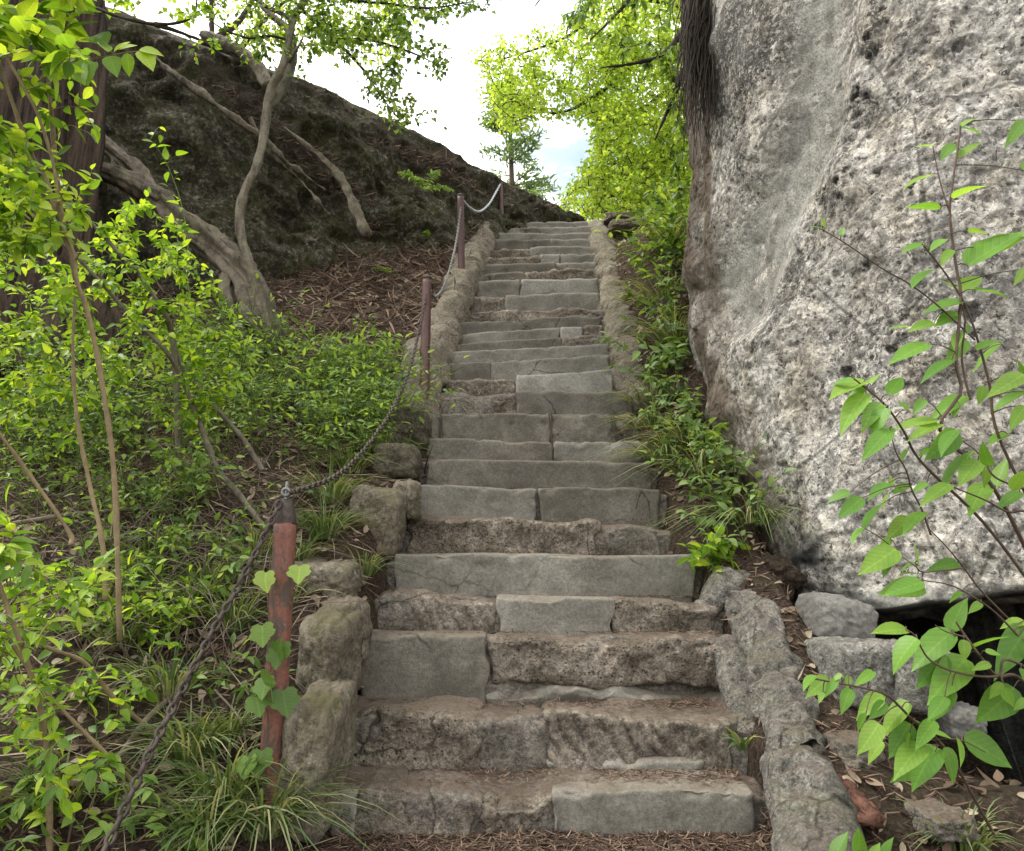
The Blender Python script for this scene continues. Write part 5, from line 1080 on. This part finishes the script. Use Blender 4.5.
# distant conifer
pt = thing('pine_tree', (0, 26, 0), 'thin distant conifer standing against the sky above the outcrop', 'tree')
pb = P(512, 330, 26.); pb[2] = ground_z(pb[0], 26.); tp = P(509, 88, 26.); pt.location = tuple(float(v) for v in pb)
g = Geo(); p = spline([pb, (pb+tp)/2+[.1, 0, 0], tp], 60); g.add(*tube_geo(p, np.linspace(.22, .05, 60), 8)); g.build('trunk', M['twig'], pt)
g = Geo(); lv = Leaves('simple', 9); r = np.random.default_rng(12)
for k in range(95):
    t = .3+.7*r.random(); b = p[int(t*59)]; a = r.random()*6.28; L_ = (2.5*(1-t)+.75)*(.6+.5*r.random()); d = np.array([math.cos(a), math.sin(a), .12+.3*r.random()]); q = spline([b, b+d*L_*.5, b+d*L_-[0, 0, .12*L_]], 12); g.add(*tube_geo(q, np.linspace(.03, .008, 12), 4))
    for s in range(9):
        c = q[3+s]; n = 8; lv.add(c+r.normal(size=(n, 3))*.12, d+r.normal(size=(n, 3))*.6, [0, 0, 1]+r.normal(size=(n, 3))*.4, .3, .085, .1)
g.build('branch', M['twig'], pt); lv.build('crown', M['leaf_pine'], pt)
# far broadleaf behind the ridge on the left
ft = thing('ridge_tree', P(200, 40, 11.), 'pale leaved tree on the ridge behind the crooked slender tree', 'tree')
g = Geo(); gb = P(208, 60, 10.5)
p = stems_of(g, [[(210, 80, 10.), (212, 40, 10.), (211, 0, 10.), (212, -120, 10.)], [(212, 40, 10.2), (240, 20, 10.4), (268, -30, 10.6), (300, -100, 10.8)], [(232, 60, 10.2), (255, 30, 10.4), (270, 15, 10.5), (330, -40, 10.8)], [(212, 0, 10.), (150, -60, 10.)]], .06, .02); crown(ft, g, 'trunk', p, [([(220, -60), (440, -60), (400, 60), (330, 62), (260, 45), (222, 30)], 220, 9.6, 12., (9, 15), .095, .7)], 109, M['leaf_maple'], .008, jit=.8, flat=.5)
# hanging root mat at the cliff edge
r = np.random.default_rng(77); g = Geo()
for k in range(420):
    x, y = 686+r.random()*34, -60+r.random()*110; Y = 5.45+r.random()*.45; L_ = 30+90*r.random(); 
    l = [P(x+r.normal()*2, y, Y), P(x-3+r.normal()*5, y+L_*.5, Y-.06), P(x-4+r.normal()*6, y+L_, Y-.04)]
    g.add(*tube_geo(spline(l, 9), np.linspace(.007, .002, 9), 4))
tag(g.build('root_mat', M['dark_branch']), 'dark mat of hanging roots at the upper left edge of the cliff', 'roots')

# ------------------------------------------------------------------ litter
def scatter_stuff(name, pos, nrm, ln, wd, mat, label, seed, kind='lance', lift=.006, tilt=.35, droop=.2):
    r = np.random.default_rng(seed); N = len(pos); a = r.random(N)*6.28; d = np.stack([np.cos(a), np.sin(a), r.normal(size=N)*tilt], -1)
    d = d-nrm*(d*nrm).sum(1)[:, None]*.8; lv = Leaves(kind, seed); L_ = ln*(.5+.9*r.random(N)); lv.add(pos+nrm*lift, d, nrm+r.normal(size=(N, 3))*tilt*.6, L_, wd*(.6+.8*r.random(N)), droop*(r.normal(size=N)), r.random(N))
    return tag(lv.build(name, mat), label, None, kind='stuff')
def terr(n, x0, x1, y0, y1, seed, cond=None):
    r = np.random.default_rng(seed); x = x0+(x1-x0)*r.random(n); y = y0+(y1-y0)*r.random(n); e = .02
    m = (x < edge_l(y)-.02) | (x > edge_r(y)+.02)
    if cond is not None: m &= cond(x, y)
    x, y = x[m], y[m]; z = ground_z(x, y); nx = -(ground_z(x+e, y)-z)/e; ny = -(ground_z(x, y+e)-z)/e
    return np.stack([x, y, z], -1), unit(np.stack([nx, ny, np.ones_like(nx)], -1))
p1, n1 = terr(42000, -4.6, 1.9, 2.4, 10.8, 1)
scatter_stuff('needle_litter', p1, n1, .085, .006, M['needle'], 'brown cedar needle litter on the slopes', 1, tilt=.6)
p2, n2 = terr(6500, -3.4, 2.2, 2.3, 10.5, 2)
scatter_stuff('dead_leaves', p2, n2, .06, .034, M['dry'], 'dry fallen leaves on the slopes', 2, kind='ovate', tilt=.7, lift=.012, droop=.5)
p3, n3 = terr(5200, -4.2, -.4, 2.4, 10.5, 3)
scatter_stuff('twig_litter', p3, n3, .26, .007, M['dry'], 'thin dead twigs lying on the left bank', 3, tilt=.5, lift=.02, droop=.3)
pos = []
for k, (Ya, Yb, a, b, z) in enumerate(treads[:9]):
    n = [3200, 2600, 1100, 800, 500, 600, 300, 250, 200][k]; x = a+(b-a)*rng.random(n); u = rng.random(n)**.55; y = Ya+.03+(Yb-Ya-.03)*u
    keep = rng.random(n) < .25+.9*np.abs((x-a)/(b-a)-.5)*2
    pos.append(np.stack([x, y, np.full(n, z+.004)], -1)[keep])
pos = np.concatenate(pos); scatter_stuff('step_litter', pos, np.tile([0, 0, 1.], (len(pos), 1)), .05, .0042, M['needle'], 'brown needles lying on the treads', 4, tilt=.15, lift=.004)
x = -.8+2.1*rng.random(7000); y = 2.75+.56*rng.random(7000)
pos = np.stack([x, y, ground_z(x, y)], -1)
scatter_stuff('foot_litter', pos, np.tile([0, 0, 1.], (len(pos), 1)), .06, .005, M['needle'], 'reddish needle litter at the foot of the lowest visible step', 14, tilt=.3)

# dry arching stems tangled under the bush, and litter caught on the outcrop shoulder
r = np.random.default_rng(88); g = Geo()
for k in range(330):
    b = on_ground(-20+300*r.random(), 430+240*r.random()); a = r.random()*6.28; L_ = .2+.5*r.random(); d = np.array([math.cos(a), math.sin(a)*.6, 0])
    g.add(*tube_geo(spline([b, b+d*L_*.4+[0, 0, L_*(.2+.4*r.random())], b+d*L_+[0, 0, L_*(.5*r.random()-.05)]], 9), np.linspace(.0032, .0014, 9), 4))
tag(g.build('dry_stems', M['deadwood']), 'tangle of thin dry stems under the bushes', None, kind='stuff')
sel = np.where((so > .45) & (Wf2[:, 1] < 12) & (zz < .78))[0]; r.shuffle(sel); sel = sel[:1300]
nn = unit(np.tile(np.array([0, -.7, .6]), (len(sel), 1)))
scatter_stuff('outcrop_litter', Wf2[sel], nn, .16, .012, M['needle'], 'dead fronds and roots caught on the outcrop shoulder', 9, tilt=.6, lift=.015)
sel = np.where((so < .3) & (zz > .05) & (zz < .95))[0]; r.shuffle(sel); sel = sel[:2500]
scatter_stuff('rock_moss', Wf2[sel]+r.normal(size=(len(sel), 3))*.02, nn[:1].repeat(len(sel), 0), .07, .016, M['moss_blade'], 'moss and tiny ferns on the outcrop face', 10, tilt=.8, lift=.0)
p5, n5 = terr(5000, -4.6, -.6, 5.6, 10.8, 15)
scatter_stuff('frond_litter', p5, n5, .26, .022, M['needle'], 'reddish brown dead cedar fronds on the upper slope', 12, tilt=.8, lift=.02, droop=.4)

wd_ = undergrowth('weeds and seedlings scattered over the litter behind the nearest post', [(90, 480), (250, 470), (270, 560), (230, 620), (100, 600)], 40, .12, .35, .065, .45, M['leaf_mid'], 81, nl=(4, 7)); wd_['kind'] = 'stuff'; del wd_['category']; del wd_['group']
undergrowth('low seedlings on the litter beside the second post', [(330, 330), (400, 340), (415, 400), (370, 400)], 16, .12, .3, .07, .45, M['leaf_mid'], 82, nl=(4, 7))
for x, y, n, ln, lb, sd in ((150, 560, 80, .3, 'grass tuft behind the bare tan stems', 41), (255, 560, 80, .28, 'grass tuft touching the nearest post from behind', 42), (170, 690, 90, .28, 'grass tuft between the forked twig and the chain', 43), (100, 600, 80, .28, 'grass tuft around the foot of the tan stems', 44), (225, 790, 110, .3, 'grass tuft above the largest tuft near the post', 45), (285, 600, 60, .22, 'grass at the low mossy boulder beside the post', 46), (350, 470, 70, .3, 'grass behind the pale flat faced stone', 47), (60, 800, 80, .26, 'grass tuft at the left bottom among broad leaves', 48)):
    tuft(x, y, n, ln, lb, sd, rad=.1)

undergrowth('dull green leafy trailers between the hanging grass and the brown cliff edge', [(650, 400), (690, 400), (715, 450), (680, 480), (655, 450)], 26, .15, .35, .085, .5, M['leaf_pale'], 83, lean=(-.4, -.45), nl=(5, 8))

undergrowth('airy weeds with small leaves around the feet of the bare tan stems', [(-10, 470), (110, 470), (200, 500), (190, 580), (60, 560), (-10, 540)], 60, .2, .55, .06, .42, M['leaf_mid'], 85, nl=(5, 9))
undergrowth('leafy weeds between the stick and the yellow green shrub', [(60, 580), (200, 590), (190, 660), (80, 650)], 34, .15, .4, .065, .42, M['leaf_bright'], 86, nl=(4, 7))
# ------------------------------------------------------------------ sky, sun, camera
w = bpy.data.worlds.new('World'); scene.world = w; w.use_nodes = True; nt = w.node_tree; T = NT(nt)
bg = nt.nodes['Background']
SUN_EL, SUN_AZ = 55., -88.           # azimuth from +Y toward +X
sky = T.n('ShaderNodeTexSky'); sky.sky_type = 'NISHITA'; sky.sun_disc = False
sky.sun_elevation = math.radians(SUN_EL); sky.sun_rotation = math.radians(SUN_AZ); sky.air_density = 1.2; sky.dust_density = 1.5
tc = T.n('ShaderNodeTexCoord'); mp = T.n('ShaderNodeMapping'); mp.inputs['Scale'].default_value = (1, 1, 1.8); T.l(tc.outputs['Generated'], mp.inputs[0])
cf = T.ramp(T.noise(1.7, 8, .6, mp.outputs[0], .3), [(.36, 0.), (.56, 1.)])
col = T.mix(cf, sky.outputs[0], (12, 11.6, 10.9))
vd = T.n('ShaderNodeVectorMath', operation='DOT_PRODUCT'); T.l(tc.outputs['Generated'], vd.inputs[0]); vd.inputs[1].default_value = (.095, .858, .505)
hole = T.ramp(vd.outputs['Value'], [(.98, 0.), (.999, .85)])
T.l(T.mix(T.math('MULTIPLY', hole, T.ramp(T.noise(9., 6, .6, mp.outputs[0], .5), [(.35, .2), (.55, 1.)])), col, sky.outputs[0]), bg.inputs['Color']); bg.inputs['Strength'].default_value = .085
sd = bpy.data.lights.new('sun', 'SUN'); sd.energy = 1.5; sd.angle = math.radians(22); sd.color = (1, .95, .86)
so_ = bpy.data.objects.new('sun', sd); COL.objects.link(so_)
el, az = math.radians(SUN_EL), math.radians(SUN_AZ)
dirv = Vector((math.sin(az)*math.cos(el), math.cos(az)*math.cos(el), math.sin(el)))
so_.rotation_euler = dirv.to_track_quat('Z', 'Y').to_euler()
cd = bpy.data.cameras.new('camera'); cam = bpy.data.objects.new('camera', cd); COL.objects.link(cam)
cam.location = (0, 0, EYE); cam.rotation_euler = (math.radians(90)+PITCH, 0, 0)
cd.sensor_width = 36; cd.sensor_fit = 'HORIZONTAL'; cd.lens = F/1024*36; cd.clip_start = .05; cd.clip_end = 3000
scene.camera = cam
vs_ = scene.view_settings; vs_.view_transform = 'Standard'; vs_.look = 'None'; vs_.gamma = 1; vs_.exposure = 1.75
try: vs_.use_curve_mapping = False
except Exception: pass
scene.render.engine = 'CYCLES'; scene.cycles.use_denoising = True; scene.cycles.max_bounces = 8; scene.cycles.transmission_bounces = 4
scene.cycles.use_adaptive_sampling = True
